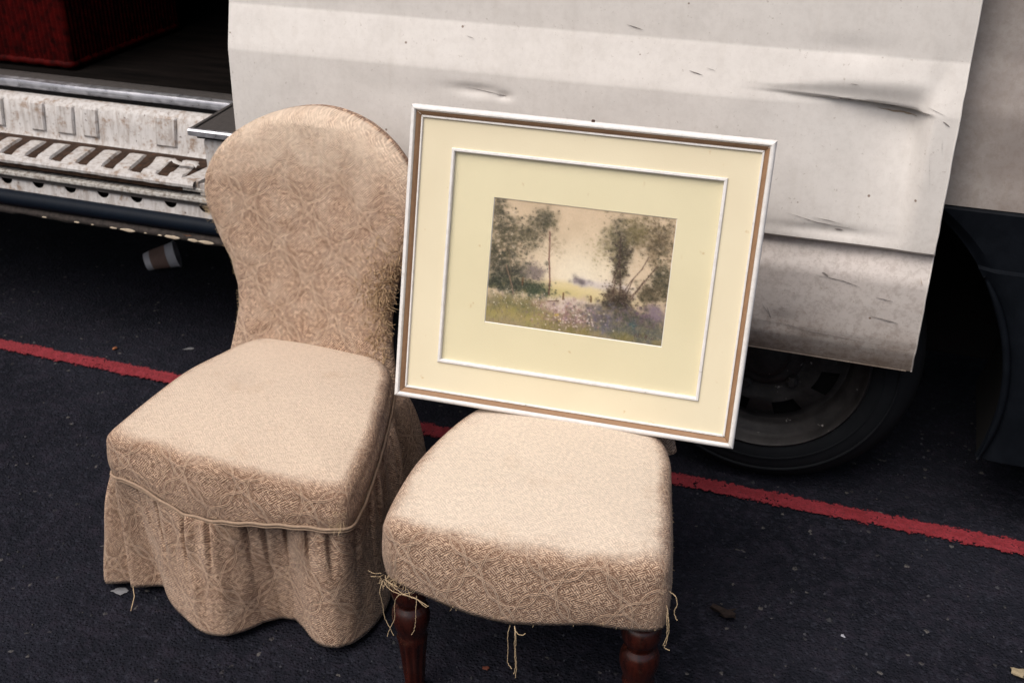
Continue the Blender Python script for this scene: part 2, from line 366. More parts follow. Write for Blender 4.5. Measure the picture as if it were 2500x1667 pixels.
# ------------------------------------------------------------------ setting
def ground():
    # one sheet out to the horizon, finer near the camera
    xs = np.r_[-600, -120, -30, -10, np.linspace(-4.5, 3, 60), 10, 30, 120, 600]
    ys = np.r_[-600, -120, -30, -10, -3, np.linspace(0, 4.4, 40), 10, 30, 120, 600]
    X, Y = np.meshgrid(xs, ys, indexing='ij')
    near = ((X > -4.6) & (X < 3.1) & (Y > -.1) & (Y < 4.5))
    Z = np.where(near, (vnoise2(X * 3, Y * 3) - .5) * .004, 0) - .002
    tag(mesh('road', np.stack([X, Y, Z], -1).reshape(-1, 3), gridfaces(len(xs), len(ys)), M['asphalt'], uv=None), kind='structure')
    xs = np.linspace(-9, 7, 161); V = []
    for x in xs:
        for y in (1.955, 2.047): V.append((x, y, .0045))
    tag(mesh('road_marking', V, gridfaces(len(xs), 2), M['red_paint'], smooth=False), kind='structure')
    pv = box('pavement', (-60, 4.42, -.05), (60, 9, .12), M['paving'], bev=.012); tag(pv, kind='structure')
    kb = box('kerb', (-60, 4.25, -.05), (60, 4.417, .125), M['paving'], bev=.015); tag(kb, kind='structure')
ground()

# ------------------------------------------------------------------ the van
VAN = empty('white_van', (-.7, 3.0, 0), 'battered white panel van with side door slid open and dented', 'van')
DL, DR = -1.314, .083
def door():
    prof = [(1.86, 2.09), (1.6, 2.045), (1.3, 2.010), (1.1, 1.996), (.950, 1.990), (.939, 1.9893), (.931, 1.9870), (.862, 1.9690), (.852, 1.9668), (.74, 1.9610), (.64, 1.9580),
            (.612, 1.9575), (.607, 1.9590), (.6045, 1.9720), (.599, 1.9765), (.592, 1.9745), (.556, 1.9560), (.546, 1.9535), (.50, 1.9525), (.435, 1.9540), (.412, 1.9580), (.385, 1.9680), (.366, 1.9760)]
    pz = np.array([p[0] for p in prof])[::-1]; py = np.array([p[1] for p in prof])[::-1]
    zs = np.unique(np.round(np.r_[np.arange(.366, .99, .005), np.arange(.830, .885, .0017), np.arange(1.0, 1.861, .03), pz], 5))
    zs = zs[np.r_[True, np.diff(zs) > .0012]]
    xs = np.arange(DL, DR + 1e-6, .0062); xs[-1] = DR
    X, Z = np.meshgrid(xs, zs, indexing='ij'); Y = np.interp(Z, pz, py)
    # big buckle with a gash along z ~ .86
    zl = np.interp(X, [-.36, -.217, -.1, .018], [.873, .869, .862, .851])
    D = .030 * sstep(-.30, .0, X) * (1 - sstep(.010, .046, X))
    below = np.clip(1 - np.maximum(zl - Z, 0) / (zl - .60), 0, 1)
    hgt = np.interp(X, [-.22, -.12, .0, .05], [.012, .030, .045, .048])
    above = sstep(0, 1, 1 - np.maximum(Z - zl, 0) / (hgt * 1.15)); kb = sstep(-.0035, .0045, zl - Z)
    wedge = 1 - sstep(0, 1, np.clip((np.interp(Z, [.60, .86], [-.085, -.30]) - X) / .10, 0, 1))
    low_ = 1 + .38 * sstep(-.16, -.02, X)
    Y = Y + D * (kb * below * wedge * 1.15 * low_ + (1 - kb) * above * .58)
    # the pinched slot at the right end of the gash
    sl = .4 * np.exp(-((Z - (zl - .002)) / .0060) ** 2) * sstep(-.10, -.03, X) * (1 - sstep(.010, .022, X)); Y = Y + .020 * sl
    ridge = np.exp(-((Z - (zl - .016)) / .008) ** 2) * sstep(-.09, -.02, X) * (1 - sstep(.010, .024, X)); Y = Y - .0022 * ridge
    # flick to the right of the buckle and on the belt crease
    Y = Y + .004 * np.exp(-((X - .045) / .016) ** 2 - ((Z - .905) / .035) ** 2) + .003 * np.exp(-((X + .10) / .06) ** 2 - ((Z - .945) / .02) ** 2)
    # smaller dents
    for (x0, z0, rx, rz, d) in ((-.78, .818, .050, .010, .005), (-.72, .812, .014, .006, .005), (-.90, .80, .10, .03, .002), (-.10, .628, .08, .010, .005), (-.05, .585, .05, .012, .004), (-.16, .44, .03, .02, .004), (-.45, .78, .12, .06, .003), (-1.1, .75, .12, .08, .002)):
        Y = Y + d * np.exp(-((X - x0) / rx) ** 2 - ((Z - z0) / rz) ** 2)
    Y = Y + (vnoise2(X * 5, Z * 6, 3) - .5) * .0035 + (vnoise2(X * 17, Z * 15, 5) - .5) * .0008
    # edge waviness
    Xw = X + np.where(X > DR - .001, (vnoise1(Z * 40, 2) - .5) * .0014, 0)
    nx, nz = len(xs), len(zs)
    V = list(np.stack([Xw, Y, Z], -1).reshape(-1, 3)); F = gridfaces(nx, nz)
    # return flange all round
    def idx(i, j): return i * nz + j
    loop = [idx(i, 0) for i in range(nx)] + [idx(nx - 1, j) for j in range(1, nz)] + [idx(i, nz - 1) for i in range(nx - 2, -1, -1)] + [idx(0, j) for j in range(nz - 2, 0, -1)]
    n0 = len(V)
    cx, cz = (DL + DR) / 2, 1.1
    for k in loop:
        v = V[k]; V.append((v[0] + (.0022 if v[0] < cx else -.0022) * (abs(v[0] - cx) > .69), v[1] + .004, v[2]))
    for k in loop:
        v = V[k]; V.append((v[0], v[1] + .026, v[2]))
    L = len(loop)
    for i in range(L):
        j = (i + 1) % L; F.append((loop[i], loop[j], n0 + j, n0 + i)[::-1]); F.append((n0 + i, n0 + j, n0 + L + j, n0 + L + i)[::-1])
    # split: skirt panel below the seam is a sub-part with its own grime
    zarr = np.array([v[2] for v in V])
    zsm = .6046
    def sub(sel, name, mat, parent):
        Fs = [f for f in F if sel(np.mean(zarr[list(f)]))]
        use = sorted({i for f in Fs for i in f}); mp = {k: i for i, k in enumerate(use)}
        return mesh(name, [V[k] for k in use], [tuple(mp[i] for i in f) for f in Fs], mat, parent, autosharp=38)
    d = sub(lambda z: z > zsm, 'sliding_door', M['paint'], VAN)
    tag(d, 'dented and scratched white sliding door')
    sub(lambda z: z <= zsm, 'lower_panel', M['paint_low'], d)
    # inner skin
    box('inner_skin', (DL + .01, 2.02, .40), (DR - .01, 2.032, 1.0), M['plastic'], d, bev=.002)
    def surf(x, z):
        i = min(max(int(round((x - DL) / .0062)), 0), nx - 1); j = int(np.argmin(abs(zs - z))); return Y[i, j]
    # scratches and rust marks lie on the metal
    def mark(pts, wd, mat, name='scratch'):
        V2 = []; pts = np.array(pts); n = max(4, int(np.linalg.norm(pts[-1] - pts[0]) / .006)); tt = np.linspace(0, 1, n)
        px = np.interp(tt, np.linspace(0, 1, len(pts)), pts[:, 0]); pz_ = np.interp(tt, np.linspace(0, 1, len(pts)), pts[:, 1])
        for k in range(n):
            w_ = .6 * wd * math.sin(PI * min(max(tt[k], .04), .96)) * (0.6 + .8 * random.random())
            zc = pz_[k] + random.uniform(-.12, .12) * wd
            V2 += [(px[k], surf(px[k], zc) - .0016, zc + w_), (px[k], surf(px[k], zc) - .0020, zc), (px[k], surf(px[k], zc) - .0016, zc - w_)]
        mesh(name, V2, gridfaces(n, 3), mat, d)
    for pts, wd in (([(-.375, .890), (-.35, .884)], .0016), ([(-.345, .897), (-.328, .893)], .0007), ([(-.495, .958), (-.465, .951)], .0012), ([(-.80, .915), (-.785, .912)], .0009),
                    ([(-.80, .822), (-.72, .814)], .0010), ([(-.735, .814), (-.715, .812)], .0016), ([(-.20, .868), (-.12, .8630), (-.06, .857)], .0010), ([(-.055, .856), (-.02, .852), (.014, .849)], .0040),
                    ([(-.175, .655), (-.12, .642), (-.05, .636)], .0011), ([(-.13, .652), (-.08, .645)], .0008), ([(-.09, .6335), (-.075, .632)], .0028), ([(-.11, .545), (-.06, .54), (-.03, .533)], .0014),
                    ([(-.10, .55), (-.088, .546)], .0040), ([(-.005, .48), (.045, .472)], .0028), ([(.0, .518), (.03, .514)], .0022), ([(-.22, .441), (-.1, .428), (.02, .424)], .0008), ([(-.19, .465), (-.18, .44)], .0035), ([(-.20, .47), (-.185, .45)], .0022),
                    ([(-.10, .892), (-.085, .8905)], .0010), ([(.03, .865), (.06, .855)], .0006), ([(.045, .80), (.06, .70)], .0007), ([(.062, .815), (.066, .79)], .0022), ([(.058, .845), (.070, .838)], .003)):
        mark(pts, wd, M['scratch'])
    for pts, wd in (([(-.05, .847), (-.02, .843), (.016, .840)], .0036), ([(.068, .565), (.074, .552)], .002)):
        mark(pts, wd, M['rustspot'], 'rust_stain')
    # rolled lips along the rear and bottom edges
    js = [j for j in range(nz) if zs[j] < 1.85]
    tube('edge_lip', [(Xw[nx - 1, j] + .0004, Y[nx - 1, j] + .0012, zs[j]) for j in js], .0019, M['paint'], d, 6)
    tube('edge_lip', [(xs[i], Y[i, 0] + .001, zs[0] - .0003) for i in range(0, nx, 2)], .0019, M['paint_low'], d, 6)
door()

WX, WZ, WR = -.193, .30, .305
def wheel(loc, name='wheel', parent=VAN):
    x0, y0, z0 = loc
    # lathe about Y: profile (r, y offset inwards)
    def ring(prof, n, skip=None):
        V = []; F = []
        for r, y in prof:
            for k in range(n): an = 2 * PI * k / n; V.append((x0 + r * math.cos(an), y0 + y, z0 + r * math.sin(an)))
        for i in range(len(prof) - 1):
            for k in range(n):
                if skip and skip(i, k): continue
                k2 = (k + 1) % n; F.append((i * n + k, (i + 1) * n + k, (i + 1) * n + k2, i * n + k2))
        return V, F
    tp = [(.198, .016), (.208, .004), (.222, -.004), (.250, -.006), (.272, .002), (.288, .016), (.297, .028), (.302, .045), (.305, .075), (.305, .13), (.302, .16), (.288, .188), (.25, .20), (.20, .185)]
    V, F = ring(tp, 96); ty = mesh('tyre', V, F, M['tyre'], parent); ty.name = 'wheel'
    tag(ty, 'black tyre on a dirty steel wheel')
    # raised sidewall ribs
    for r in (.235, .262):
        V, F = ring([(r - .003, -.0035), (r, -.0085), (r + .003, -.0035)], 96); mesh('sidewall_rib', V, F, M['tyre'], ty)
    rp = [(.210, .010), (.2095, .001), (.205, -.003), (.2005, .001), (.197, .014), (.188, .022), (.176, .026), (.171, .036), (.166, .046), (.158, .046), (.152, .040), (.116, .024), (.104, .026), (.090, .034), (.078, .034), (.068, .022), (.060, .018), (.050, .018), (.046, .006), (.034, .000), (.0, -.002)]
    V, F = ring(rp, 96, skip=lambda i, k: (i == 10) and (k % 12) in (3, 4, 5, 6, 7, 8)); mesh('rim', V, F, M['rim'], ty, autosharp=50)
    V, F = ring([(.165, .06), (.0, .06)], 48); mesh('brake_drum', V, F, M['black'], ty)
    for k in range(5):
        an = 2 * PI * k / 5 + .5; cx, cz = x0 + .080 * math.cos(an), z0 + .080 * math.sin(an)
        V = []
        for (r, y) in ((.0125, .036), (.0125, .016), (.008, .010), (0.0005, .010)):
            for q in range(6): V.append((cx + r * math.cos(q * PI / 3), y0 + y, cz + r * math.sin(q * PI / 3)))
        mesh('wheel_nut', V, gridfaces(4, 6, cv=True), M['rim'], ty, smooth=False)
wheel((WX, 2.056, WZ)); wheel((-3.35, 2.056, WZ))

def van_body():
    # rear side panel behind the open door, cut round the wheel arch
    bp = [(.38, 2.052), (.60, 2.045), (.68, 2.044), (.845, 2.048), (.925, 2.066), (.935, 2.068), (1.3, 2.085), (1.9, 2.16)]
    bz = np.array([b[0] for b in bp]); by = np.array([b[1] for b in bp])
    def panel(name, x0, x1, zb, mat, dx=.012, lbl=None):
        xs = np.arange(x0, x1 + 1e-6, dx); rows = np.r_[np.linspace(0, .62, 60), np.linspace(.65, 1, 8)]
        V = []
        for x in xs:
            b = zb(x)
            for r in rows:
                z = b + (1.92 - b) * r if True else 0
                V.append((x, np.interp(z, bz, by) + (vnoise2(x * 6, z * 6, 9) - .5) * .003 + (.004 * math.exp(-((x - .2) / .05) ** 2 - ((z - .76) / .06) ** 2)), z))
        n0 = len(V); nr = len(rows); F = gridfaces(len(xs), nr)
        for i in range(len(xs)): v = V[i * nr]; V.append((v[0], v[1] + .02, v[2] + .002))
        for i in range(len(xs) - 1): F.append((i * nr, n0 + i, n0 + i + 1, (i + 1) * nr))
        return mesh(name, V, F, mat, VAN, autosharp=35)
    def zb_rear(x):
        dx = x - WX
        if abs(dx) < .447 and x < .055: return max(.385, WZ + math.sqrt(.447 ** 2 - dx * dx))
        return .674 if x >= .055 else .385
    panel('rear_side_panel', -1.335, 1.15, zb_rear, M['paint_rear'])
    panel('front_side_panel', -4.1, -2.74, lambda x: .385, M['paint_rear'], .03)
    # wheel-arch cladding and bumper corner
    zs = np.r_[np.linspace(.17, .560, 34), .5635, .567, np.linspace(.572, .668, 10), .6735]
    V = []; ncol = 30
    for z in zs:
        xa = WX + math.sqrt(max(.447 ** 2 - (z - WZ) ** 2, .0)) - .004
        for k in range(ncol):
            s = k / (ncol - 1); x = xa + (1.17 - xa) * s ** 1.6
            y = 2.030 if z < .562 else 2.040
            y += .012 * (1 - sstep(0, .03, x - xa)) - .004 * math.sin(z * 19) * .4
            if z > .668: y += .008
            V.append((x, y, z))
    mesh('wheel_arch_cladding', V, gridfaces(len(zs), ncol, flip=True), M['plastic'], VAN, autosharp=30)
    P = [(WX + .4485 * math.cos(a), 2.031, WZ + .4485 * math.sin(a)) for a in np.linspace(R(-17), R(34), 40)]
    tube('wheel_arch_lip', P, [.007 * min(1, .35 + 1.2 * math.sin(PI * (i + .5) / 40)) for i in range(40)], M['plastic'], VAN, 10)
    # wheel housing
    V = []; an = np.linspace(R(-20), R(200), 40)
    for a in an:
        for y in (2.06, 2.40): V.append((WX + .46 * math.cos(a), y, WZ + .46 * math.sin(a)))
    mesh('wheel_housing', V, gridfaces(40, 2), M['black'], VAN)
    box('wheel_housing_back', (WX - .5, 2.40, .2), (WX + .5, 2.42, .85), M['black'], VAN, bev=0)
    # shell: floor, roof, far side, ends, underbody
    box('load_floor', (-2.95, 2.262, .585), (1.13, 3.83, .632), M['floor'], VAN, bev=.003)
    box('far_side', (-4.1, 3.87, .38), (1.17, 3.92, 1.95), M['plastic'], VAN, bev=.01)
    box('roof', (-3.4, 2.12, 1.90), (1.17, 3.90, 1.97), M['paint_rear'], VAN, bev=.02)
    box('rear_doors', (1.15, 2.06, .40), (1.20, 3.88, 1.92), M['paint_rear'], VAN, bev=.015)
    box('bulkhead', (-2.98, 2.12, .60), (-2.94, 3.85, 1.90), M['black'], VAN, bev=.003)
    box('inner_lining', (-1.335, 2.115, .64), (1.13, 2.13, 1.88), M['black'], VAN, bev=.002)
    box('front_end', (-4.12, 2.08, .38), (-4.06, 3.88, 1.25), M['paint_rear'], VAN, bev=.02)
    box('underbody', (-4.0, 2.45, .265), (1.1, 3.75, .36), M['black'], VAN, bev=.01)
    box('underbody_side', (-3.0, 2.24, .40), (-.66, 2.47, .43), M['black'], VAN, bev=.003)
    box('rear_bumper', (1.13, 2.06, .32), (1.26, 3.88, .56), M['plastic'], VAN, bev=.02)
    tube('exhaust_pipe', [(-3.2, 2.9, .24), (-1.5, 2.88, .235), (-.9, 2.75, .24), (.6, 2.7, .24), (1.2, 2.7, .25)], .028, M['rust'], VAN, 12)
van_body()

def step_well():
    XL, XR = -2.72, -1.487          # step recess
    # floor edge trim (brushed strip) and dark tread strip behind it
    box('floor_edge_strip', (XL, 2.262, .6345), (XR - .01, 2.315, .6405), M['trim_dark'], VAN, bev=.001)
    V = []
    for x in np.linspace(XL, XR - .016, 40):
        for (y, z) in ((2.2625, .6425), (2.254, .6425), (2.246, .640), (2.243, .634), (2.243, .622), (2.247, .6195), (2.2625, .6195)): V.append((x, y, z + (vnoise1(x * 9, 4) - .5) * .0012))
    mesh('sill_trim', V, gridfaces(40, 7), M['trim'], VAN, autosharp=35)
    box('sill_gap_shade', (XL, 2.249, .6085), (XR - .02, 2.262, .6192), M['black'], VAN, bev=0)  # black strip standing in for the shaded gap under the trim
    # riser
    V = []; xs = np.linspace(XL, XR - .035, 120)
    for x in xs:
        for (y, z) in ((2.262, .6080), (2.232, .6075), (2.224, .6050), (2.214, .595), (2.209, .56), (2.205, .526), (2.201, .5165), (2.198, .511)):
            V.append((x, y + (vnoise2(x * 14, z * 40, 6) - .5) * .002, z))
    mesh('step_riser', V, gridfaces(120, 8), M['step_paint'], VAN)
    for (a, b) in ((-2.40, -2.365), (-2.30, -2.262), (-2.21, -2.165), (-2.072, -2.037), (-1.992, -1.948), (-1.915, -1.877), (-1.702, -1.650)):
        V = []
        for (x, s) in ((a - .004, 0), (a, 1), (b, 1), (b + .004, 0)):
            for (y, z, f) in ((2.2135, .602, 0), (2.2125, .597, 1), (2.2065, .57, 1), (2.2035, .533, 1), (2.2035, .527, 0)):
                V.append((x + (.607 - z) * -.03, y - (.0040 if s * f else -.001), z))
        mesh('riser_rib', V, gridfaces(4, 5), M['step_paint'], VAN, autosharp=20)
    # tread pan with rust between the raised ribs
    box('tread_pan', (XL, 2.045, .490), (XR - .045, 2.20, .5125), M['rust'], VAN, bev=.002)
    k = 0; x = -1.590
    while x > XL + .06:
        wd = .0180 + random.uniform(-.0015, .0015); sl = .030
        V = []; ny = 7
        for (dx, up) in ((-wd - .004, 0), (-wd, 1), (-wd * .3, 1.06), (wd * .3, 1.06), (wd, 1), (wd + .004, 0)):
            for j in range(ny):
                s = j / (ny - 1); y = 2.056 + .120 * s; e = 0 if j in (0,) else 1
                zz = .5115 + .0070 * up * (1 if 0 < j < ny - 1 else .15) - (.0045 if k in (0, 1) and 2 <= j <= 4 else 0) * (1 if up > 0 else 0)
                V.append((x + dx + sl * (1 - s) + (vnoise1(s * 5 + k * 9, 8) - .5) * .003, y, zz))
        mesh('tread_rib', V, gridfaces(6, ny), M['step_paint'], VAN, autosharp=28)
        x -= .0735 + random.uniform(-.002, .002); k += 1
    # bent flap of metal across two ribs
    V = []
    for i, x in enumerate(np.linspace(-1.615, -1.535, 9)):
        zz = .529 + .004 * math.sin(i * 1.3); y0 = 2.120 + .004 * math.sin(i * 2.1)
        V += [(x, y0 - .007, zz - .002), (x, y0, zz + .002), (x, y0 + .008, zz - .001)]
    mesh('bent_metal_flap', V, gridfaces(9, 3, flip=True), M['step_paint'], VAN)
    # tread front lip, with a little notch between ribs
    V = []; xs = np.linspace(XL, XR - .012, 260)
    for x in xs:
        nt = .004 * (math.sin((x + 1.56) * 2 * PI / .0735) > .2)
        dr = sstep(-1.512, -1.535, x) * 0
        V += [(x, 2.062, .5135), (x, 2.056, .5165 + nt * .4), (x, 2.043 - nt * .3, .5155 - nt * .3), (x, 2.039, .509), (x, 2.040, .5025 + (vnoise1(x * 60, 3) - .5) * .0015), (x, 2.055, .5015)]
    mesh('tread_lip', V, gridfaces(260, 6), M['step_paint'], VAN, autosharp=30)
    # raised end of the sill, right of the step: ledge trim and white box under it
    V = [(XR - .003, 2.044, .5), (-1.30, 2.044, .5)]
    box('sill_end', (XR + .012, 2.062, .505), (-1.33, 2.30, .6175), M['step_paint'], VAN, bev=.012, seg=4)
    V = [(XR - .006, 2.050), (-1.33, 2.050), (-1.33, 2.33), (XR - .022, 2.33), (XR - .022, 2.245)]
    def slab(name, P, z0, z1, mat, bev=.0):
        n = len(P); VV = [(x, y, z0) for x, y in P] + [(x, y, z1) for x, y in P]
        FF = [tuple(range(n))[::-1], tuple(range(n, 2 * n))] + [(i, (i + 1) % n, n + (i + 1) % n, n + i) for i in range(n)]
        return mesh(name, VV, FF, mat, VAN, smooth=False)
    slab('ledge_top', V, .6275, .6385, M['trim_dark'])
    box('ledge_seal', (XR + .004, 2.057, .6175), (-1.33, 2.30, .6275), M['black'], VAN, bev=.001)
    # brushed edges of the ledge
    for a, b in (((XR - .008, 2.0475), (-1.33, 2.0475)), ):
        V = []
        for x in np.linspace(a[0], b[0], 14):
            for (y, z) in ((2.0535, .6420), (2.046, .6415), (2.0425, .638), (2.0425, .6275), (2.0465, .6255)): V.append((x, y, z))
        mesh('ledge_edge', V, gridfaces(14, 5), M['trim'], VAN, autosharp=35)
    V = []
    for s in np.linspace(0, 1, 14):
        x = XR - .008 + (-.016) * s; y = 2.046 + .205 * s
        V += [(x + .010, y, .6415), (x, y, .6410), (x - .002, y, .637), (x - .002, y, .627), (x + .006, y, .6255)]
    mesh('ledge_edge', V, gridfaces(14, 5), M['trim_dark'], VAN, autosharp=35)
    # tread corner beyond the last rib
    slab('tread_corner', [(-1.545, 2.052), (XR - .006, 2.052), (XR + .0, 2.115), (XR - .035, 2.195), (-1.535, 2.08)], .500, .5155, M['step_paint'])
    slab('sill_corner', [(XR + .0, 2.048), (-1.33, 2.048), (-1.33, 2.075), (XR + .02, 2.075)], .485, .5125, M['step_paint'])
    # door track: grey bars, dark channel with blocks, bright rail, scalloped panel
    def bar(name, prof, mat, x0=XL, x1=-1.33, n=70, wob=.0008):
        V = []
        for x in np.linspace(x0, x1, n):
            for (y, z) in prof: V.append((x, y, z + (vnoise1(x * 22, len(name)) - .5) * wob))
        return mesh(name, V, gridfaces(n, len(prof)), mat, VAN, autosharp=35)
    bar('track_upper', [(2.075, .5005), (2.050, .5005), (2.0465, .498), (2.0465, .4925), (2.050, .4905), (2.085, .4905)], M['track'])
    bar('track_channel', [(2.080, .4925), (2.084, .470)], M['black'])
    x = XL + .02
    while x < -1.35:
        box('track_block', (x, 2.066, .4765), (x + .028, 2.086, .4915), M['plastic'], VAN, bev=.002, seg=1); x += .040
    bar('door_rail', [(2.080, .4795), (2.046, .4795), (2.041, .477), (2.040, .471), (2.0425, .4675), (2.055, .4665), (2.0555, .4655)], M['track'])
    bar('rail_foot', [(2.070, .4665), (2.049, .4655), (2.048, .4575), (2.060, .4565)], M['trim_dark'])  # dark bar modelled in as the shade below the rail
    # white panel under the rail with half-round drain holes
    V = []; xs = np.linspace(XL, -1.33, 560)
    for x in xs:
        ph = ((x + 2.0) % .094) - .047; zt = .4585 - max(0, .0003 - ph * ph * 1.0) ** .5 * 1.0 if abs(ph) < .0173 else .4585
        for s in (0, .5, 1): z = zt + (.423 - zt) * s; V.append((x, 2.0535 - .006 * s, z))
    mesh('sill_panel', V, gridfaces(560, 3, flip=False), M['step_paint'], VAN, smooth=False)
    box('sill_backing', (XL, 2.066, .40), (-1.33, 2.10, .487), M['black'], VAN, bev=.001)
    P = [(x, 2.043 + (vnoise1(x * 3, 1) - .5) * .004, .4105 + (vnoise1(x * 4, 2) - .5) * .003) for x in np.linspace(XL, -1.33, 60)]
    tube('rubber_seal', P, .0195, M['seal'], VAN, 14)
    V = []; xs = np.linspace(XL, -1.30, 220)
    for x in xs:
        zb = .3755 + (vnoise1(x * 30, 5) - .5) * .006
        V += [(x, 2.066, .400), (x, 2.048, .3945), (x, 2.034, .390), (x, 2.029, .384), (x, 2.027, zb), (x, 2.036, zb - .001)]
    mesh('lower_flange', V, gridfaces(220, 6), M['flange'], VAN)
    for (xc, ln, hh) in ((-1.835, .008, .0022), (-1.730, .010, .0026), (-1.690, .022, .0042), (-1.600, .006, .0018), (-1.566, .021, .0045), (-1.510, .014, .004), (-1.475, .022, .0048), (-1.79, .004, .0015), (-1.64, .004, .0014), (-1.93, .007, .002)):
        V = []
        for i in range(9):
            s = i / 8; x = xc + ln * (2 * s - 1); hw = hh * math.sqrt(max(0, 1 - (2 * s - 1) ** 2)) * random.uniform(.75, 1.15)
            zc = .3790; V += [(x, 2.0262, zc + hw), (x, 2.0250, zc), (x, 2.0262, zc - hw)]
        mesh('paint_chip', V, gridfaces(9, 3), M['chip'], VAN)
step_well()

# red woven hamper on the load floor
HM = empty('wicker_hamper', (-2.45, 2.62, .633), 'dark red woven wicker hamper standing inside the open van', 'hamper')
def hamper():
    x0, x1, y0, y1, z0, z1 = -2.86, -2.075, 2.385, 2.86, .648, 1.22
    per = [(x0, y0), (x1, y0), (x1, y1), (x0, y1)]
    pts = []
    for i in range(4):
        a, b = np.array(per[i]), np.array(per[(i + 1) % 4]); n = 260 if i % 2 == 0 else 150
        for s in np.linspace(0, 1, n, endpoint=False): pts.append((a + (b - a) * s, ((b - a)[1] / np.linalg.norm(b - a), -(b - a)[0] / np.linalg.norm(b - a)), s * np.linalg.norm(b - a)))
    rows = 140; V = []
    for p, nrm, s in pts:
        for j in range(rows):
            z = z0 + (z1 - z0) * j / (rows - 1); fl = .03 * (j / rows)
            row = j / 3.0; st = s / .0155
            d = .0042 * abs(math.sin(st * PI)) + .0011 * (1 if (j + int(st)) % 2 else -1)
            V.append((p[0] + nrm[0] * (d + fl * .3), p[1] + nrm[1] * (d + fl * .3), z))
    mesh('woven_side', V, gridfaces(len(pts), rows, cu=True), M['wicker'], HM)
    # rolled border at foot and rim, lid, feet
    for zc, r in ((z0, .010), (z1, .013)):
        P = []
        for i in range(4):
            a, b = np.array(per[i]), np.array(per[(i + 1) % 4])
            for s in np.linspace(0, 1, 40, endpoint=False): q = a + (b - a) * s; P.append((q[0], q[1], zc + .0015 * math.sin(s * 160)))
        P.append(P[0]); tube('rolled_border', P, r, M['wicker'], HM, 8)
    box('lid', (x0 - .005, y0 - .005, z1 + .012), (x1 + .005, y1 + .005, z1 + .045), M['wicker'], HM, bev=.012, seg=3)
    for x in (x0 + .05, x1 - .05):
        for y in (y0 + .05, y1 - .05): box('foot', (x - .025, y - .025, .633), (x + .025, y + .025, .650), M['black'], HM, bev=.003)
hamper()

# ------------------------------------------------------------------ upholstered chairs
def fibres(name, roots, dirs, lens, rad, mat, parent, curl=.6, kind='stuff'):
    V = []; F = []
    for p, d, L in zip(roots, dirs, lens):
        p = np.array(p, float); d = np.array(d, float); d /= np.linalg.norm(d); pts = [p.copy()]
        for k in range(4):
            d = d + RNG.normal(0, curl * .5, 3) + np.array([0, 0, -.08]); d /= np.linalg.norm(d); pts.append(pts[-1] + d * L / 4)
        v, f = tube_geo(pts, [rad, rad, rad * .9, rad * .7, rad * .4], 3, False); o = len(V); V += v; F += [tuple(i + o for i in q) for q in f]
    return tag(mesh(name, V, F, mat, parent), kind=kind)

def seat_mesh(name, outline, zbot, ztop, Rr, crown, mat, parent, wearf=.75, tilt=(0, 0), N=220, bulge=.006):
    """upholstered pad: outline ring -> side -> rounded edge -> crowned top"""
    O, Lc = resample(chaikin(outline, 3), N); C = O.mean(0)
    T = np.roll(O, -1, 0) - np.roll(O, 1, 0); T /= np.linalg.norm(T, axis=1)[:, None]; Nn = np.stack([T[:, 1], -T[:, 0]], 1)
    if ((O - C) * Nn).sum() < 0: Nn = -Nn
    rings = []; uvs = []; wear_and_light = []
    zb = np.array([zbot(p) for p in O]); rad = np.linalg.norm(O - C, axis=1)
    zt = np.array([ztop(p) for p in O])
    ns = 12
    lump = (vnoise2(O[:, 0] * 11, O[:, 1] * 11, 2) - .5) * .006
    for k in range(ns):          # side, bottom to the start of the roll
        s = k / ns; z = zb + (zt - Rr - zb) * s; off = bulge * math.sin(PI * min(1, s * 1.05)) + lump * s
        P = O + Nn * off[:, None]; rings.append(np.c_[P, z]); drop = (zt - z) * 1.0 + .0
        uvs.append(O + Nn * drop[:, None]); wear_and_light.append(np.full(N, .0))
    for k in range(9):           # rolled edge
        a = PI / 2 * k / 8; P = C + (O + Nn * lump[:, None] - C) * (1 - Rr * (1 - math.cos(a)) / .205); z = zt - Rr + Rr * math.sin(a)
        rings.append(np.c_[P, z]); uvs.append(C + (O - C) * (1 - Rr * (1 - math.cos(a)) / .205) + Nn * (Rr * (1 - math.sin(a)))); wear_and_light.append(np.full(N, .05 + .75 * (k / 8) ** 1.5))
    P0 = rings[-1][:, :2]
    for k in range(1, 26):
        s = 1 - k / 26; P = C + (P0 - C) * s
        z = zt * s ** 1.5 + (1 - s ** 1.5) * np.mean(zt) + crown * (1 - s ** 2.2) + (vnoise2(P[:, 0] * 9, P[:, 1] * 9, 4) - .5) * .006 * (1 - s * .7)
        rings.append(np.c_[P, z]); uvs.append(uvs[ns + 8] * s + C * (1 - s)); wear_and_light.append(np.full(N, min(wearf, .75 + .05 * k)))
    V = np.vstack(rings); UV = np.vstack(uvs); W = np.concatenate(wear_and_light)
    F = gridfaces(len(rings), N, cv=True)
    last = (len(rings) - 1) * N; V = np.vstack([V, [C[0], C[1], np.mean(rings[-1][:, 2])]]); UV = np.vstack([UV, C]); W = np.r_[W, wearf]
    for k in range(N): F.append((last + k, len(V) - 1, last + (k + 1) % N))
    # small turned-under hem
    n0 = len(V); V = np.vstack([V, np.c_[O - Nn * .012, zb + .004]]); UV = np.vstack([UV, uvs[0]]); W = np.r_[W, np.zeros(N)]
    for k in range(N): F.append((k, (k + 1) % N, n0 + (k + 1) % N, n0 + k))
    o = mesh(name, V, F, mat, parent, uv=UV, attr={'wear_and_light': W})
    return o, O, Nn, zb, C

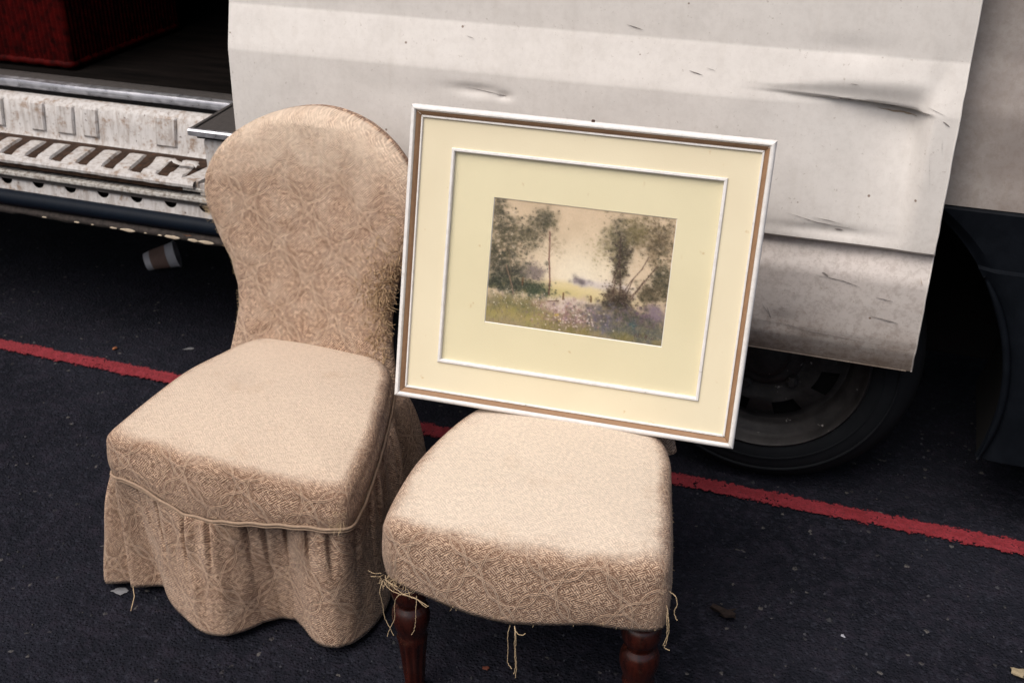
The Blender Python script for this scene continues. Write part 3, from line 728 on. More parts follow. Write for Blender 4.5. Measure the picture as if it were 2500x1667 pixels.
BACK = [(.30, .186), (.315, .181), (.353, .173), (.40, .1675), (.444, .169), (.496, .180), (.537, .201), (.57, .214), (.603, .2255), (.632, .229), (.66, .226), (.685, .2175), (.707, .205), (.728, .187), (.745, .165), (.760, .139), (.772, .111), (.782, .08), (.789, .048), (.7925, .02), (.7935, .002)]
def back_mesh(name, xc, yb, lean, mat, parent, wrap=1.0, thick=.046, rot=0.0, zs_off=0, scale=1.0):
    bz = np.array([b[0] for b in BACK]); bw = np.array([b[1] for b in BACK]) * scale
    n = 70; a = np.linspace(0, PI / 2, n); zz = bz[0] + (bz[-1] - bz[0]) * np.sin(a) ** 1.0
    ww = np.interp(zz, bz, bw); kern = np.ones(5) / 5
    m = 72; V = []; UV = []; W = []; pos = []
    for i in range(n):
        z, wd = zz[i], max(ww[i], .002)
        th = thick * min(1.0, (wd / .11) ** .55)
        for k in range(m):
            an = 2 * PI * k / m; cx = math.cos(an); sy = math.sin(an)
            x = wd * math.copysign(abs(cx) ** .82, cx)
            e = math.copysign(abs(sy) ** .75, sy)
            yo = -th * e if e > 0 else -th * .55 * e
            yo += -wrap * x * x + .0
            xx, yy = x, yb + lean * (z - .36) + yo
            yy += (vnoise2(x * 12 + 5, z * 12, 3) - .5) * .006 * (e > 0)
            xr = xc + xx * math.cos(rot) - (yy - yb) * math.sin(rot); yr = yb + xx * math.sin(rot) + (yy - yb) * math.cos(rot)
            V.append((xr, yr, z + zs_off)); UV.append((x if e >= 0 else x * 1.0 + .5, z)); W.append(.40 + .36 * sstep(.62, .785, z) if e > 0 else 0)  # front of the back painted paler, most at the top, as light it catches
    V.append((xc - (lean * (zz[-1] - .36)) * math.sin(rot), yb + lean * (zz[-1] - .36) * math.cos(rot), zz[-1] + .0015 + zs_off)); UV.append((0, zz[-1])); W.append(0)
    F = gridfaces(n, m, cv=True, flip=True)
    for k in range(m): F.append(((n - 1) * m + k, (n - 1) * m + (k + 1) % m, len(V) - 1))
    return mesh(name, V, F, mat, parent, uv=UV, attr={'wear_and_light': W})

# --- left chair, with gathered skirt
CH = empty('nursing_chair', (-.98, 1.49, 0), 'low tan brocade chair with rounded back, gathered skirt and frayed side', 'chair')
def chair_skirted():
    out = [(-1.17, 1.285), (-1.199, 1.288), (-1.203, 1.31), (-1.206, 1.45), (-1.198, 1.58), (-1.185, 1.68), (-1.15, 1.735), (-1.04, 1.755), (-.91, 1.74), (-.858, 1.70), (-.835, 1.66), (-.795, 1.54), (-.762, 1.42), (-.742, 1.32), (-.742, 1.288), (-.765, 1.280), (-.86, 1.270), (-.98, 1.264), (-1.09, 1.272)]
    pz = [(-1.21, .279), (-1.141, .283), (-1.099, .270), (-1.042, .253), (-.982, .255), (-.896, .270), (-.83, .279), (-.76, .283)]
    def zbot(p):
        zf = np.interp(p[0], [q[0] for q in pz], [q[1] for q in pz]); s = sstep(1.32, 1.42, p[1]); zb_ = np.interp(p[1], [1.3, 1.45, 1.55, 1.75], [.284, .292, .298, .30]); return zf * (1 - s) + zb_ * s
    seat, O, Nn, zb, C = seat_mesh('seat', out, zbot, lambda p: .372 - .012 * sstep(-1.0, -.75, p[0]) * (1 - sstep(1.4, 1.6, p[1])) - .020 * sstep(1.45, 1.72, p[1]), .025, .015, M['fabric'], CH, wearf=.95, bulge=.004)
    back_mesh('backrest', -1.04, 1.765, .20, M['fabric'], CH, wrap=.95, thick=.052)
    # piping (two cords) along the skirt seam
    N = len(O)
    for dz, off, r in ((0.0035, .0040, .0027), (-.0022, .0038, .0016)):
        P = [(O[i % N][0] + Nn[i % N][0] * off, O[i % N][1] + Nn[i % N][1] * off, zb[i % N] + dz + .0012 * math.sin(i * .9)) for i in range(N + 1)]
        tube('piping_cord', P, r, M['piping'], CH, 7)
    # gathered skirt: hem radius by bearing, front part measured, rest invented in the same rhythm
    hem = [(-1.30, 1.46), (-1.255, 1.415), (-1.285, 1.36), (-1.28, 1.31), (-1.257, 1.290), (-1.238, 1.290), (-1.215, 1.308), (-1.194, 1.332), (-1.176, 1.341), (-1.158, 1.328), (-1.118, 1.291), (-1.076, 1.268), (-1.034, 1.252), (-1.001, 1.250), (-.979, 1.256), (-.956, 1.279), (-.937, 1.307), (-.914, 1.328), (-.89, 1.333), (-.863, 1.316), (-.839, 1.296), (-.813, 1.286), (-.786, 1.290), (-.768, 1.311), (-.757, 1.346), (-.752, 1.391), (-.757, 1.434), (-.785, 1.49), (-.775, 1.54), (-.775, 1.58), (-.81, 1.62), (-.812, 1.66), (-.79, 1.70), (-.80, 1.75), (-.85, 1.77), (-.90, 1.80), (-.97, 1.785), (-1.04, 1.82), (-1.11, 1.79), (-1.18, 1.815), (-1.24, 1.77), (-1.225, 1.70), (-1.27, 1.66), (-1.24, 1.60), (-1.285, 1.55)]
    hem = np.array(hem); C2 = np.array([-.98, 1.49])
    ha = np.unwrap(np.arctan2(hem[:, 1] - C2[1], hem[:, 0] - C2[0])); hr = np.linalg.norm(hem - C2, axis=1)
    o_ = np.argsort(ha); ha, hr = ha[o_], hr[o_]
    n = 900; TH = np.linspace(-PI, PI, n, endpoint=False)
    ha3 = np.r_[ha - 2 * PI, ha, ha + 2 * PI]; hr3 = np.r_[hr, hr, hr]
    o2 = np.argsort(ha3); hemr = np.interp(TH, ha3[o2], hr3[o2])
    ker = np.hanning(13); ker /= ker.sum(); hemr = np.convolve(np.r_[hemr[-20:], hemr, hemr[:20]], ker, 'same')[20:-20]
    oa = np.arctan2(O[:, 1] - C2[1], O[:, 0] - C2[0]); orr = np.linalg.norm(O + Nn * .005 - C2, axis=1); oo = np.argsort(oa)
    topr = np.interp(TH, np.r_[oa[oo] - 2 * PI, oa[oo], oa[oo] + 2 * PI], np.tile(orr[oo], 3)); topz = np.interp(TH, np.r_[oa[oo] - 2 * PI, oa[oo], oa[oo] + 2 * PI], np.tile(zb[oo], 3)) + .002
    rp_ = np.random.default_rng(11); pins = np.zeros(n); pl2 = np.zeros(n)
    for xx, yy in [(-1.16, 1.28), (-1.10, 1.275), (-1.045, 1.268), (-.985, 1.265), (-.935, 1.267), (-.90, 1.27), (-.85, 1.272), (-.80, 1.278), (-.76, 1.285), (-.745, 1.33), (-.752, 1.38), (-.765, 1.43), (-.78, 1.49), (-.80, 1.55), (-1.206, 1.35), (-1.206, 1.45), (-1.2, 1.55), (-1.19, 1.65)]:
        a0 = math.atan2(yy - C2[1], xx - C2[0]) + rp_.normal(0, .02); dd = (TH - a0 + PI) % (2 * PI) - PI; w0 = rp_.uniform(.012, .024)
        pins -= rp_.uniform(.5, 1.2) * np.exp(-(dd / w0) ** 2); pl2 += .45 * np.exp(-((dd - .055) / .035) ** 2)
    nv = 34; rows = []; uv = []
    hp = np.stack([C2[0] + np.cos(TH) * hemr, C2[1] + np.sin(TH) * hemr], 1); arc = np.r_[0, np.cumsum(np.linalg.norm(np.diff(hp, axis=0), axis=1))]
    hemz = .012 + .010 * vnoise1(np.arange(n) * .03, 4)
    pl = np.sin(TH * 31 + 3 * vnoise1(TH * 4 + 20, 2)) * (.4 + vnoise1(TH * 9 + 40, 7))
    for j in range(nv):
        t_ = j / (nv - 1); f = t_ ** .40
        r = topr + (hemr - topr) * f + (pl * .0030 + pl2 * .006) * math.exp(-((t_ - .22) / .2) ** 2) + pins * .0150 * math.exp(-((t_ - .13) / (.13 if t_ < .13 else .24)) ** 2) + .006 * t_ + (vnoise2(TH * 14, np.full(n, t_ * 3), 8) - .5) * .006 * math.sin(PI * t_)
        z = topz + (hemz - topz) * t_
        rows.append(np.stack([C2[0] + np.cos(TH) * r, C2[1] + np.sin(TH) * r, z], 1)); uv.append(np.stack([arc, z], 1))
    r = hemr - .006; rows.append(np.stack([C2[0] + np.cos(TH) * r, C2[1] + np.sin(TH) * r, hemz + .001], 1)); uv.append(np.stack([arc, hemz], 1))
    r = hemr - .008; rows.append(np.stack([C2[0] + np.cos(TH) * r, C2[1] + np.sin(TH) * r, hemz + .04], 1)); uv.append(np.stack([arc, hemz + .04], 1))
    V = np.vstack(rows); mesh('skirt', V, gridfaces(len(rows), n, cv=True, flip=True), M['fabric'], CH, uv=np.vstack(uv), attr={'wear_and_light': np.full(len(V), .26)})  # whole skirt colour lifted evenly, in place of more light
    # legs under the skirt
    for (x, y) in ((-1.15, 1.35), (-.80, 1.35), (-1.13, 1.66), (-.92, 1.66)): leg(x, y, CH)
    # frayed side of the back: bare yarn and stuffing
    roots = []; dirs = []; lens = []
    def on_back(x, z):
        wdt = np.interp(z, [b[0] for b in BACK], [b[1] for b in BACK]); q = min(abs(x) / wdt, .9999); e = math.sqrt(1 - q ** (2 / .82)) ** .75
        return (-1.04 + x, 1.765 + .2 * (z - .36) - .95 * x * x - .052 * e, z)
    for _ in range(820):
        z = RNG.normal(.475, .062); z = min(max(z, .35), .66); wdt = np.interp(z, [b[0] for b in BACK], [b[1] for b in BACK])
        q = 1 - abs(RNG.normal(0, .17)); q = min(max(q, .3), .995)
        roots.append(on_back(wdt * q, z)); dirs.append((RNG.normal(.10, .6), RNG.normal(-.16, .16), RNG.normal(-.4, .8))); lens.append(RNG.uniform(.006, .022) * (.35 + .75 * q))
    fibres('frayed_yarn', roots[:600], dirs[:600], lens[:600], .00075, M['yarn'], CH, .9)
    fibres('frayed_stuffing', roots[600:], dirs[600:], lens[600:], .0006, M['fibre'], CH, 1.0)
    # fuzz along the outline of back, seat edge and corner
    roots = []; dirs = []; lens = []
    for _ in range(360):
        z = RNG.uniform(.34, .785); wdt = np.interp(z, [b[0] for b in BACK], [b[1] for b in BACK]); sg = -1 if RNG.random() < .7 else 1
        roots.append(on_back(sg * wdt * RNG.uniform(.90, .998), z)); dirs.append((sg * 1.0, RNG.normal(-.3, .4), RNG.normal(0, .6))); lens.append(RNG.uniform(.002, .0055))
    for _ in range(26):
        z = RNG.normal(.585, .012); roots.append(on_back(-.995 * float(np.interp(z, [b[0] for b in BACK], [b[1] for b in BACK])), z)); dirs.append((-1, RNG.normal(-.3, .4), RNG.normal(0, .6))); lens.append(RNG.uniform(.010, .022))
    for _ in range(500):
        i = int(RNG.integers(0, len(O))); q = RNG.random(); j = (i + 1) % len(O); pp = O[i] * q + O[j] * (1 - q); z = RNG.uniform(zb[i], .335); roots.append((pp[0] + Nn[i][0] * .001, pp[1] + Nn[i][1] * .001, z)); dirs.append((Nn[i][0], Nn[i][1], RNG.normal(0, .6))); lens.append(RNG.uniform(.002, .006))
    for _ in range(60):
        roots.append((-.757 + RNG.normal(0, .008), 1.282 + RNG.normal(0, .006), RNG.uniform(.285, .325))); dirs.append((RNG.normal(.2, .6), -1, RNG.normal(0, .8))); lens.append(RNG.uniform(.006, .016))
    fibres('fabric_fuzz', roots, dirs, lens, .00032, M['thread'], CH, .7)
    V = [(-.772 + 0, 0, 0)]
    tube('loose_thread', [(-1.215, 1.305, .03), (-1.21, 1.296, .016), (-1.203, 1.288, .010), (-1.196, 1.27, .004), (-1.19, 1.258, .004)], .0008, M['thread'], CH, 5)

def leg(x, y, parent, h=.262, name='turned_leg'):
    prof = [(.0001, .0), (.014, .0), (.0165, .003), (.0175, .012), (.0165, .02), (.0175, .03), (.0215, .08), (.0245, .112), (.0255, .120), (.0235, .126), (.0240, .132), (.0275, .142), (.0305, .155), (.0312, .165), (.0300, .175), (.0265, .184), (.0225, .1885), (.0218, .191), (.0228, .1935), (.0262, .200), (.0298, .209), (.0310, .218), (.0302, .227), (.0270, .2345), (.0240, .238), (.0255, .242), (.0262, .250), (.0262, h)]
    V, F = lathe_geo(prof, 64, lambda a, z: 1 - (.15 * (.5 + .5 * math.cos(a * 10)) * float(sstep(.024, .04, z)) * float(1 - sstep(.108, .118, z))))
    V = [(x + v[0], y + v[1], v[2]) for v in V]
    return mesh(name, V, F, M['wood'], parent)
chair_skirted()

# --- right chair: same pair, skirt torn off, back hidden behind the picture
CB = empty('nursing_chair', (-.44, 1.42, 0), 'low pale tan chair without skirt on turned dark wood legs, picture on its seat', 'chair')
def chair_bare():
    out = [(-.615, 1.217), (-.645, 1.222), (-.652, 1.245), (-.664, 1.33), (-.668, 1.42), (-.655, 1.52), (-.628, 1.60), (-.58, 1.645), (-.47, 1.665), (-.37, 1.655), (-.315, 1.62), (-.285, 1.57), (-.255, 1.47), (-.232, 1.37), (-.216, 1.29), (-.216, 1.268), (-.238, 1.257), (-.32, 1.235), (-.43, 1.213), (-.53, 1.210)]
    def zbot(p):
        zf = np.interp(p[0], [-.66, -.63, -.56, -.50, -.44, -.38, -.32, -.25, -.21], [.272, .262, .252, .243, .241, .249, .257, .2505, .252]); s = sstep(1.30, 1.40, p[1]); return zf * (1 - s) + .262 * s
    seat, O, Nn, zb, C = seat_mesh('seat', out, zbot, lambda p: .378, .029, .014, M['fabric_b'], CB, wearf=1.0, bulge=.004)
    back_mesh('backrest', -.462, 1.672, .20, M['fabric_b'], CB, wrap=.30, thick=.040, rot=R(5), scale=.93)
    for (x, y) in ((-.625, 1.262), (-.254, 1.292)): leg(x, y, CB)
    for (x, y) in ((-.575, 1.60), (-.345, 1.615)): leg(x, y, CB)
    box('seat_rail', (-.60, 1.30, .262), (-.30, 1.60, .30), M['black'], CB, bev=.01)
    # loose threads left from the torn-off skirt
    th = [
        [(-.648, 1.222, .262), (-.652, 1.212, .245), (-.650, 1.215, .215), (-.649, 1.217, .188), (-.641, 1.215, .172), (-.634, 1.214, .158)],
        [(-.60, 1.214, .255), (-.618, 1.205, .250), (-.625, 1.206, .228), (-.627, 1.208, .200), (-.636, 1.207, .178), (-.641, 1.206, .160)],
        [(-.590, 1.214, .252), (-.588, 1.206, .238), (-.590, 1.206, .210), (-.593, 1.206, .190), (-.599, 1.207, .176)],
        [(-.648, 1.220, .258), (-.63, 1.207, .257), (-.61, 1.205, .255), (-.592, 1.207, .254), (-.570, 1.204, .243)],
        [(-.640, 1.220, .262), (-.62, 1.206, .262), (-.602, 1.204, .257), (-.585, 1.206, .252), (-.566, 1.203, .247)],
        [(-.655, 1.226, .268), (-.664, 1.218, .272), (-.672, 1.217, .276)], [(-.655, 1.226, .262), (-.660, 1.216, .268), (-.667, 1.214, .268)],
        [(-.645, 1.222, .27), (-.636, 1.208, .272), (-.618, 1.206, .268)],
        [(-.4365, 1.212, .242), (-.4395, 1.208, .225), (-.4390, 1.209, .200), (-.4400, 1.209, .175), (-.4385, 1.209, .165), (-.433, 1.208, .159)],
        [(-.4300, 1.212, .242), (-.4275, 1.207, .228), (-.4285, 1.208, .200), (-.4270, 1.208, .170), (-.4290, 1.208, .150)],
        [(-.4300, 1.212, .242), (-.4255, 1.206, .228), (-.4265, 1.207, .200), (-.4250, 1.207, .170), (-.4265, 1.207, .143)],
        [(-.430, 1.212, .242), (-.424, 1.204, .238), (-.416, 1.203, .236), (-.410, 1.205, .240)],
        [(-.214, 1.275, .320), (-.204, 1.270, .318), (-.200, 1.268, .306), (-.203, 1.268, .292), (-.201, 1.267, .284), (-.198, 1.266, .278)],
        [(-.215, 1.272, .285), (-.209, 1.264, .272), (-.208, 1.262, .255), (-.210, 1.262, .235), (-.212, 1.261, .225), (-.204, 1.260, .223)],
        [(-.215, 1.272, .282), (-.211, 1.262, .268), (-.210, 1.261, .250), (-.214, 1.261, .228)],
        [(-.216, 1.27, .30), (-.211, 1.262, .290), (-.209, 1.262, .276)],
    ]
    def cr(P, n=28):
        P = np.array(P, float); d = np.linspace(0, len(P) - 1, n); out_ = []
        for s in d:
            i = min(int(s), len(P) - 2); u = s - i; p0, p1, p2, p3 = P[max(i - 1, 0)], P[i], P[i + 1], P[min(i + 2, len(P) - 1)]
            out_.append(.5 * ((2 * p1) + (-p0 + p2) * u + (2 * p0 - 5 * p1 + 4 * p2 - p3) * u ** 2 + (-p0 + 3 * p1 - 3 * p2 + p3) * u ** 3) + RNG.normal(0, .0003, 3))
        return out_
    for P in th: tube('loose_thread', cr(P), .00050, M['thread'], CB, 5)
    roots = []; dirs = []; lens = []
    for _ in range(450):
        i = int(RNG.integers(0, len(O))); q = RNG.random(); j = (i + 1) % len(O); pp = O[i] * q + O[j] * (1 - q); z = RNG.uniform(zb[i], .335) if True else 0
        roots.append((pp[0] + Nn[i][0] * .001, pp[1] + Nn[i][1] * .001, z)); dirs.append((Nn[i][0], Nn[i][1], RNG.normal(-.3, .6))); lens.append(RNG.uniform(.002, .006))
    for _ in range(60):
        roots.append((RNG.uniform(-.655, -.59), 1.219, RNG.uniform(.255, .275))); dirs.append((RNG.normal(0, 1), -1, RNG.normal(-.2, .6))); lens.append(RNG.uniform(.006, .018))
    fibres('fabric_fuzz', roots, dirs, lens, .00032, M['thread'], CB, .7)
    # two stains and a speck on the seat top: flat thread snags
    return O
chair_bare()

# ------------------------------------------------------------------ framed watercolour
PW, PH = .590, .503
f_r = np.array([.9955, .0904, -.0249]); f_up = np.array([.0025, .2407, .9706]); f_r /= np.linalg.norm(f_r); f_up -= f_r * (f_r @ f_up); f_up /= np.linalg.norm(f_up); f_n = np.cross(f_r, f_up)
f_o = np.array([-.769, 1.532, .392])
FR = empty('framed_picture', tuple(f_o + f_r * PW / 2), 'framed landscape watercolour in cream mats leaning on the bare chair', 'picture')
def fw(u, v, d): return tuple(f_o + f_r * u + f_up * v + f_n * d)     # d: towards the viewer
def rails(name, prof, mat, inset=0.0):
    """four mitred lengths; prof = [(inset, depth)]"""
    cs = [(0, 0, 1, 1), (PW, 0, -1, 1), (PW, PH, -1, -1), (0, PH, 1, -1)]
    for s in range(4):
        a, b = cs[s], cs[(s + 1) % 4]; n = 26; V = []
        for i in range(n):
            q = i / (n - 1)
            for (ins, d) in prof:
                ua = a[0] + a[2] * ins; va = a[1] + a[3] * ins; ub = b[0] + b[2] * ins; vb = b[1] + b[3] * ins
                g = .00035
                u = ua + (ub - ua) * q; v = va + (vb - va) * q
                L_ = math.hypot(ub - ua, vb - va); u += (ub - ua) / L_ * g * (1 - 2 * q); v += (vb - va) / L_ * g * (1 - 2 * q)
                V.append(fw(u, v, d + (vnoise1(q * 30 + s * 50 + ins * 300, 3) - .5) * .0004))
        mesh(name, V, gridfaces(n, len(prof), flip=True), mat, FR, autosharp=40)
def picture():
    rails('frame_rail', [(.004, -.026), (.0, -.024), (.0, -.004), (.0012, -.0012), (.004, .0004), (.0065, .0002), (.0082, -.0018), (.0088, -.0045), (.0088, -.0100)], M['moulding'])
    rails('brown_slip', [(.0090, -.0040), (.0100, -.0042), (.0160, -.0098), (.0168, -.0112)], M['slip'])
    rails('frame_fillet', [(.0162, -.0100), (.0168, -.0082), (.0190, -.0080), (.0198, -.0090), (.0198, -.0140)], M['moulding'])
    def plate(name, u0, u1, v0, v1, d, mat, hole=None, bev=None, th=.002):
        if hole is None:
            V = [fw(u0, v0, d), fw(u1, v0, d), fw(u1, v1, d), fw(u0, v1, d), fw(u0, v0, d - th), fw(u1, v0, d - th), fw(u1, v1, d - th), fw(u0, v1, d - th)]
            F = [(0, 1, 2, 3), (7, 6, 5, 4), (0, 4, 5, 1), (1, 5, 6, 2), (2, 6, 7, 3), (3, 7, 4, 0)]
            return mesh(name, V, F, mat, FR, smooth=False)
        a, b, c_, e = hole
        V = [fw(*p, d) for p in ((u0, v0), (u1, v0), (u1, v1), (u0, v1), (a, c_), (b, c_), (b, e), (a, e))]
        V += [fw(*p, d - .0022) for p in ((a + .0014, c_ + .0014), (b - .0014, c_ + .0014), (b - .0014, e - .0014), (a + .0014, e - .0014))]
        F = [(0, 1, 5, 4), (1, 2, 6, 5), (2, 3, 7, 6), (3, 0, 4, 7)]; B = [(4, 5, 9, 8), (5, 6, 10, 9), (6, 7, 11, 10), (7, 4, 8, 11)]
        o = mesh(name, V, F, mat, FR, smooth=False)
        if bev: mesh('mat_bevel', V, B, bev, o, smooth=False)
        return o
    plate('outer_mat', .0185, PW - .0185, .0185, PH - .0185, -.0120, M['mat_outer'], (.0745, .5205, .0735, .4360))
    rails2('mat_fillet', .0720, .5235, .0705, .4385)
    plate('inner_mat', .074, .521, .073, .4365, -.0165, M['mat_inner'], (.1485, .4525, .1510, .3650), M['bevel'])
    plate('glass_pane', .0772, .5182, .0757, .4332, -.0150, M['glass'], th=.0010)
    # screw on the top rail
    V, F = lathe_geo([(.0005, .004), (.0022, .0038), (.003, .0025), (.003, 0)], 12); 
    V = [tuple(np.array(fw(.302, PH, -.010)) + f_r * v[0] + f_n * v[1] + f_up * v[2]) for v in V]; mesh('screw_head', V, F, M['nail'], FR)
    plate('backing_board', .012, PW - .012, .012, PH - .012, -.0200, M['backing'])
    painting()
def rails2(name, u0, u1, v0, v1):
    cs = [(u0, v0, 1, 1), (u1, v0, -1, 1), (u1, v1, -1, -1), (u0, v1, 1, -1)]
    prof = [(0, -.0130), (0, -.0098), (.0010, -.0086), (.0040, -.0084), (.0055, -.0100), (.0058, -.0162)]
    for s in range(4):
        a, b = cs[s], cs[(s + 1) % 4]; V = []
        for q in np.linspace(0, 1, 20):
            for ins, d in prof:
                V.append(fw(a[0] + a[2] * ins + (b[0] + b[2] * ins - a[0] - a[2] * ins) * q, a[1] + a[3] * ins + (b[1] + b[3] * ins - a[1] - a[3] * ins) * q, d + (vnoise1(q * 20 + s * 31, 5) - .5) * .0003))
        mesh(name, V, gridfaces(20, len(prof), flip=True), M['moulding'], FR, autosharp=40)

def painting():
    NX, NY = 330, 232
    A = np.zeros((NY, NX, 3)); ss, tt = np.meshgrid(np.linspace(0, 1, NX), np.linspace(0, 1, NY)); ASP = .304 / .214
    rng = np.random.default_rng(3)
    def col(c): return np.array(c, float)
    n1 = vnoise2(ss * 7, tt * 5, 1) * .5 + vnoise2(ss * 17, tt * 12, 2) * .3 + vnoise2(ss * 40, tt * 30, 3) * .2
    glow = np.exp(-((ss - .52) / .28) ** 2 - ((tt - .52) / .26) ** 2)
    A[:] = col((210, 188, 160)); A += (glow * .9)[..., None] * (col((240, 229, 206)) - col((210, 188, 160))); A += ((n1 - .5) * 26)[..., None]
    def wash(mask, c, al): m = np.clip(mask * al, 0, 1)[..., None]; A[:] = A * (1 - m) + col(c) * m
    def dab(x, y, rx, ry, c, al, rough=.6, ang=0.0):
        x0, x1 = int((x - rx * 2.2) * NX), int((x + rx * 2.2) * NX) + 2; y0, y1 = int((y - ry * 2.2) * NY), int((y + ry * 2.2) * NY) + 2
        x0, y0 = max(x0, 0), max(y0, 0); x1, y1 = min(x1, NX), min(y1, NY)
        if x1 <= x0 or y1 <= y0: return
        S_, T_ = ss[y0:y1, x0:x1] - x, tt[y0:y1, x0:x1] - y
        if ang: S_, T_ = S_ * math.cos(ang) + T_ * math.sin(ang) / ASP, -S_ * math.sin(ang) * ASP + T_ * math.cos(ang)
        d = (S_ / rx) ** 2 + (T_ / ry) ** 2
        m = np.exp(-d * 1.2) * al
        if rough: m = m * np.clip(1 + rough * (rng.random(m.shape) - .5) * 2, 0, 2)
        m = np.clip(m, 0, 1)[..., None]; A[y0:y1, x0:x1] = A[y0:y1, x0:x1] * (1 - m) + col(c) * m
    def line(P, w, c, al=.8):
        P = np.array(P, float)
        for i in range(len(P) - 1):
            L = np.linalg.norm((P[i + 1] - P[i]) * [ASP, 1]); n = max(2, int(L * 240))
            for q in np.linspace(0, 1, n): x, y = P[i] + (P[i + 1] - P[i]) * q; dab(x + rng.normal(0, .0008), y, w, w * ASP, c, al * rng.uniform(.6, 1), 0)
    def cloud(n, cx, cy, sx, sy, r, cs, al, an=None):
        for _ in range(n):
            rr = r * rng.uniform(.4, 1.5); dab(rng.normal(cx, sx), rng.normal(cy, sy), rr, rr * ASP * rng.uniform(.6, 1.1), cs[rng.integers(len(cs))], al * rng.uniform(.4, 1.2), .8)
    # distance
    wash(sstep(.56, .62, tt) * (1 - sstep(.70, .74, tt)) * np.exp(-((ss - .5) / .3) ** 2), (214, 196, 140), .7)
    wash(sstep(.62, .68, tt) * np.exp(-((ss - .40) / .12) ** 2), (184, 172, 112), .5)
    cloud(40, .60, .585, .09, .012, .02, [(206, 196, 196), (196, 184, 186)], .4)
    cloud(46, .520, .572, .022, .014, .011, [(124, 116, 118), (146, 136, 138), (110, 102, 104)], .42)
    # left trees
    dk = [(92, 86, 70), (112, 104, 84), (78, 76, 62), (104, 98, 74), (128, 116, 94), (66, 66, 56)]
    def foliage(n, cx, cy, sx, sy, cs=dk, al=.5, r=.010):
        n = int(n * 1.5); al = al * 1.12; cs = [tuple(int(q * .92) for q in k_) for k_ in cs]
        cloud(int(n * .25), cx, cy, sx * .9, sy * .9, r * 2.4, cs, al * .45); cloud(n, cx, cy, sx, sy, r, cs, al); cloud(n, cx, cy, sx * 1.15, sy * 1.15, r * .5, cs, al * 1.1)
    def gaps(n, cx, cy, sx, sy, r=.008): cloud(n, cx, cy, sx, sy, r, [(206, 184, 158), (192, 168, 142), (216, 198, 174)], .5)
    foliage(50, .03, .09, .022, .06, al=.6); foliage(110, .10, .25, .050, .07, al=.55); foliage(80, .22, .27, .045, .06, al=.42); foliage(70, .29, .14, .035, .045, al=.42)
    foliage(160, .06, .44, .055, .09, al=.5); foliage(120, .12, .56, .075, .06, [(70, 72, 62), (84, 84, 74), (62, 66, 60), (98, 92, 78)], .55); foliage(60, .26, .55, .035, .04, [(140, 126, 124), (124, 114, 108), (154, 142, 136)], .35)
    foliage(130, .12, .67, .11, .028, [(58, 64, 56), (68, 74, 66), (82, 86, 70)], .6); foliage(60, .28, .70, .045, .025, [(84, 94, 72), (72, 84, 70)], .5, .008)
    gaps(50, .06, .36, .03, .07); gaps(30, .16, .40, .03, .06); gaps(22, .12, .14, .03, .05)
    # right trees
    foliage(90, .70, .20, .04, .08, al=.45); foliage(110, .725, .37, .022, .09, [(76, 66, 60), (94, 86, 66), (62, 58, 52)], .6); foliage(90, .80, .15, .05, .06, [(126, 114, 80), (106, 96, 72), (138, 126, 92)], .5)
    foliage(130, .93, .20, .045, .10, [(106, 92, 72), (86, 78, 62), (126, 110, 84)], .52); foliage(90, .955, .46, .03, .06, al=.58); foliage(80, .90, .60, .045, .045, [(100, 90, 72), (80, 76, 60)], .5)
    foliage(80, .645, .28, .05, .09, [(160, 148, 112), (176, 160, 128)], .35, .007); foliage(110, .72, .66, .04, .05, [(90, 74, 66), (78, 68, 58), (110, 94, 80)], .6, .008)
    gaps(40, .86, .36, .03, .10); gaps(40, .80, .45, .03, .07); gaps(26, .97, .33, .02, .04)
    for P in ([(.735, .74), (.755, .62), (.79, .52), (.84, .42), (.87, .32)], [(.745, .72), (.735, .55), (.72, .40), (.71, .20)], [(.80, .66), (.84, .56), (.88, .47), (.92, .38)], [(.75, .70), (.78, .60), (.80, .50)], [(.69, .55), (.71, .44), (.72, .36)], [(.76, .70), (.82, .60), (.86, .50)], [(.715, .72), (.70, .62), (.705, .52)]):
        line(P, .0034, (76, 58, 54), .55)
    foliage(60, .74, .72, .05, .03, [(68, 58, 56), (84, 74, 62), (62, 62, 52)], .6)
    # foreground
    wash(sstep(.70, .80, tt + .05 * (n1 - .5) - .03 * (ss < .45)), (128, 118, 90), .7)
    wash(sstep(.72, .8, tt) * np.exp(-((ss - .2) / .14) ** 2 - ((tt - .88) / .07) ** 2), (170, 150, 96), .6)
    cloud(420, .16, .83, .12, .05, .012, [(104, 104, 80), (130, 122, 86), (150, 136, 92), (92, 96, 78)], .4)
    cloud(60, .20, .90, .14, .04, .030, [(166, 152, 98), (150, 146, 90), (176, 160, 112)], .4); cloud(24, .34, .79, .04, .015, .014, [(166, 124, 106), (156, 122, 102)], .3)
    cloud(110, .47, .78, .07, .03, .022, [(214, 196, 184), (226, 212, 196), (190, 168, 160)], .5)
    cloud(420, .50, .87, .09, .05, .009, [(150, 120, 112), (120, 104, 92), (178, 150, 146), (132, 110, 120), (108, 96, 76)], .5)
    cloud(360, .70, .82, .08, .05, .011, [(108, 102, 116), (94, 90, 102), (124, 116, 128), (98, 94, 86), (112, 102, 90)], .5); cloud(50, .67, .92, .04, .03, .012, [(116, 112, 130), (102, 98, 116)], .45)
    cloud(320, .86, .80, .08, .05, .011, [(84, 80, 68), (96, 82, 92), (78, 84, 72), (110, 92, 106)], .5); cloud(50, .95, .74, .03, .025, .02, [(140, 124, 132), (128, 114, 124)], .35)
    cloud(360, .86, .92, .10, .04, .012, [(92, 94, 84), (104, 104, 92), (84, 90, 92), (118, 112, 96)], .5); cloud(12, .83, .86, .012, .02, .010, [(76, 100, 98)], .5)
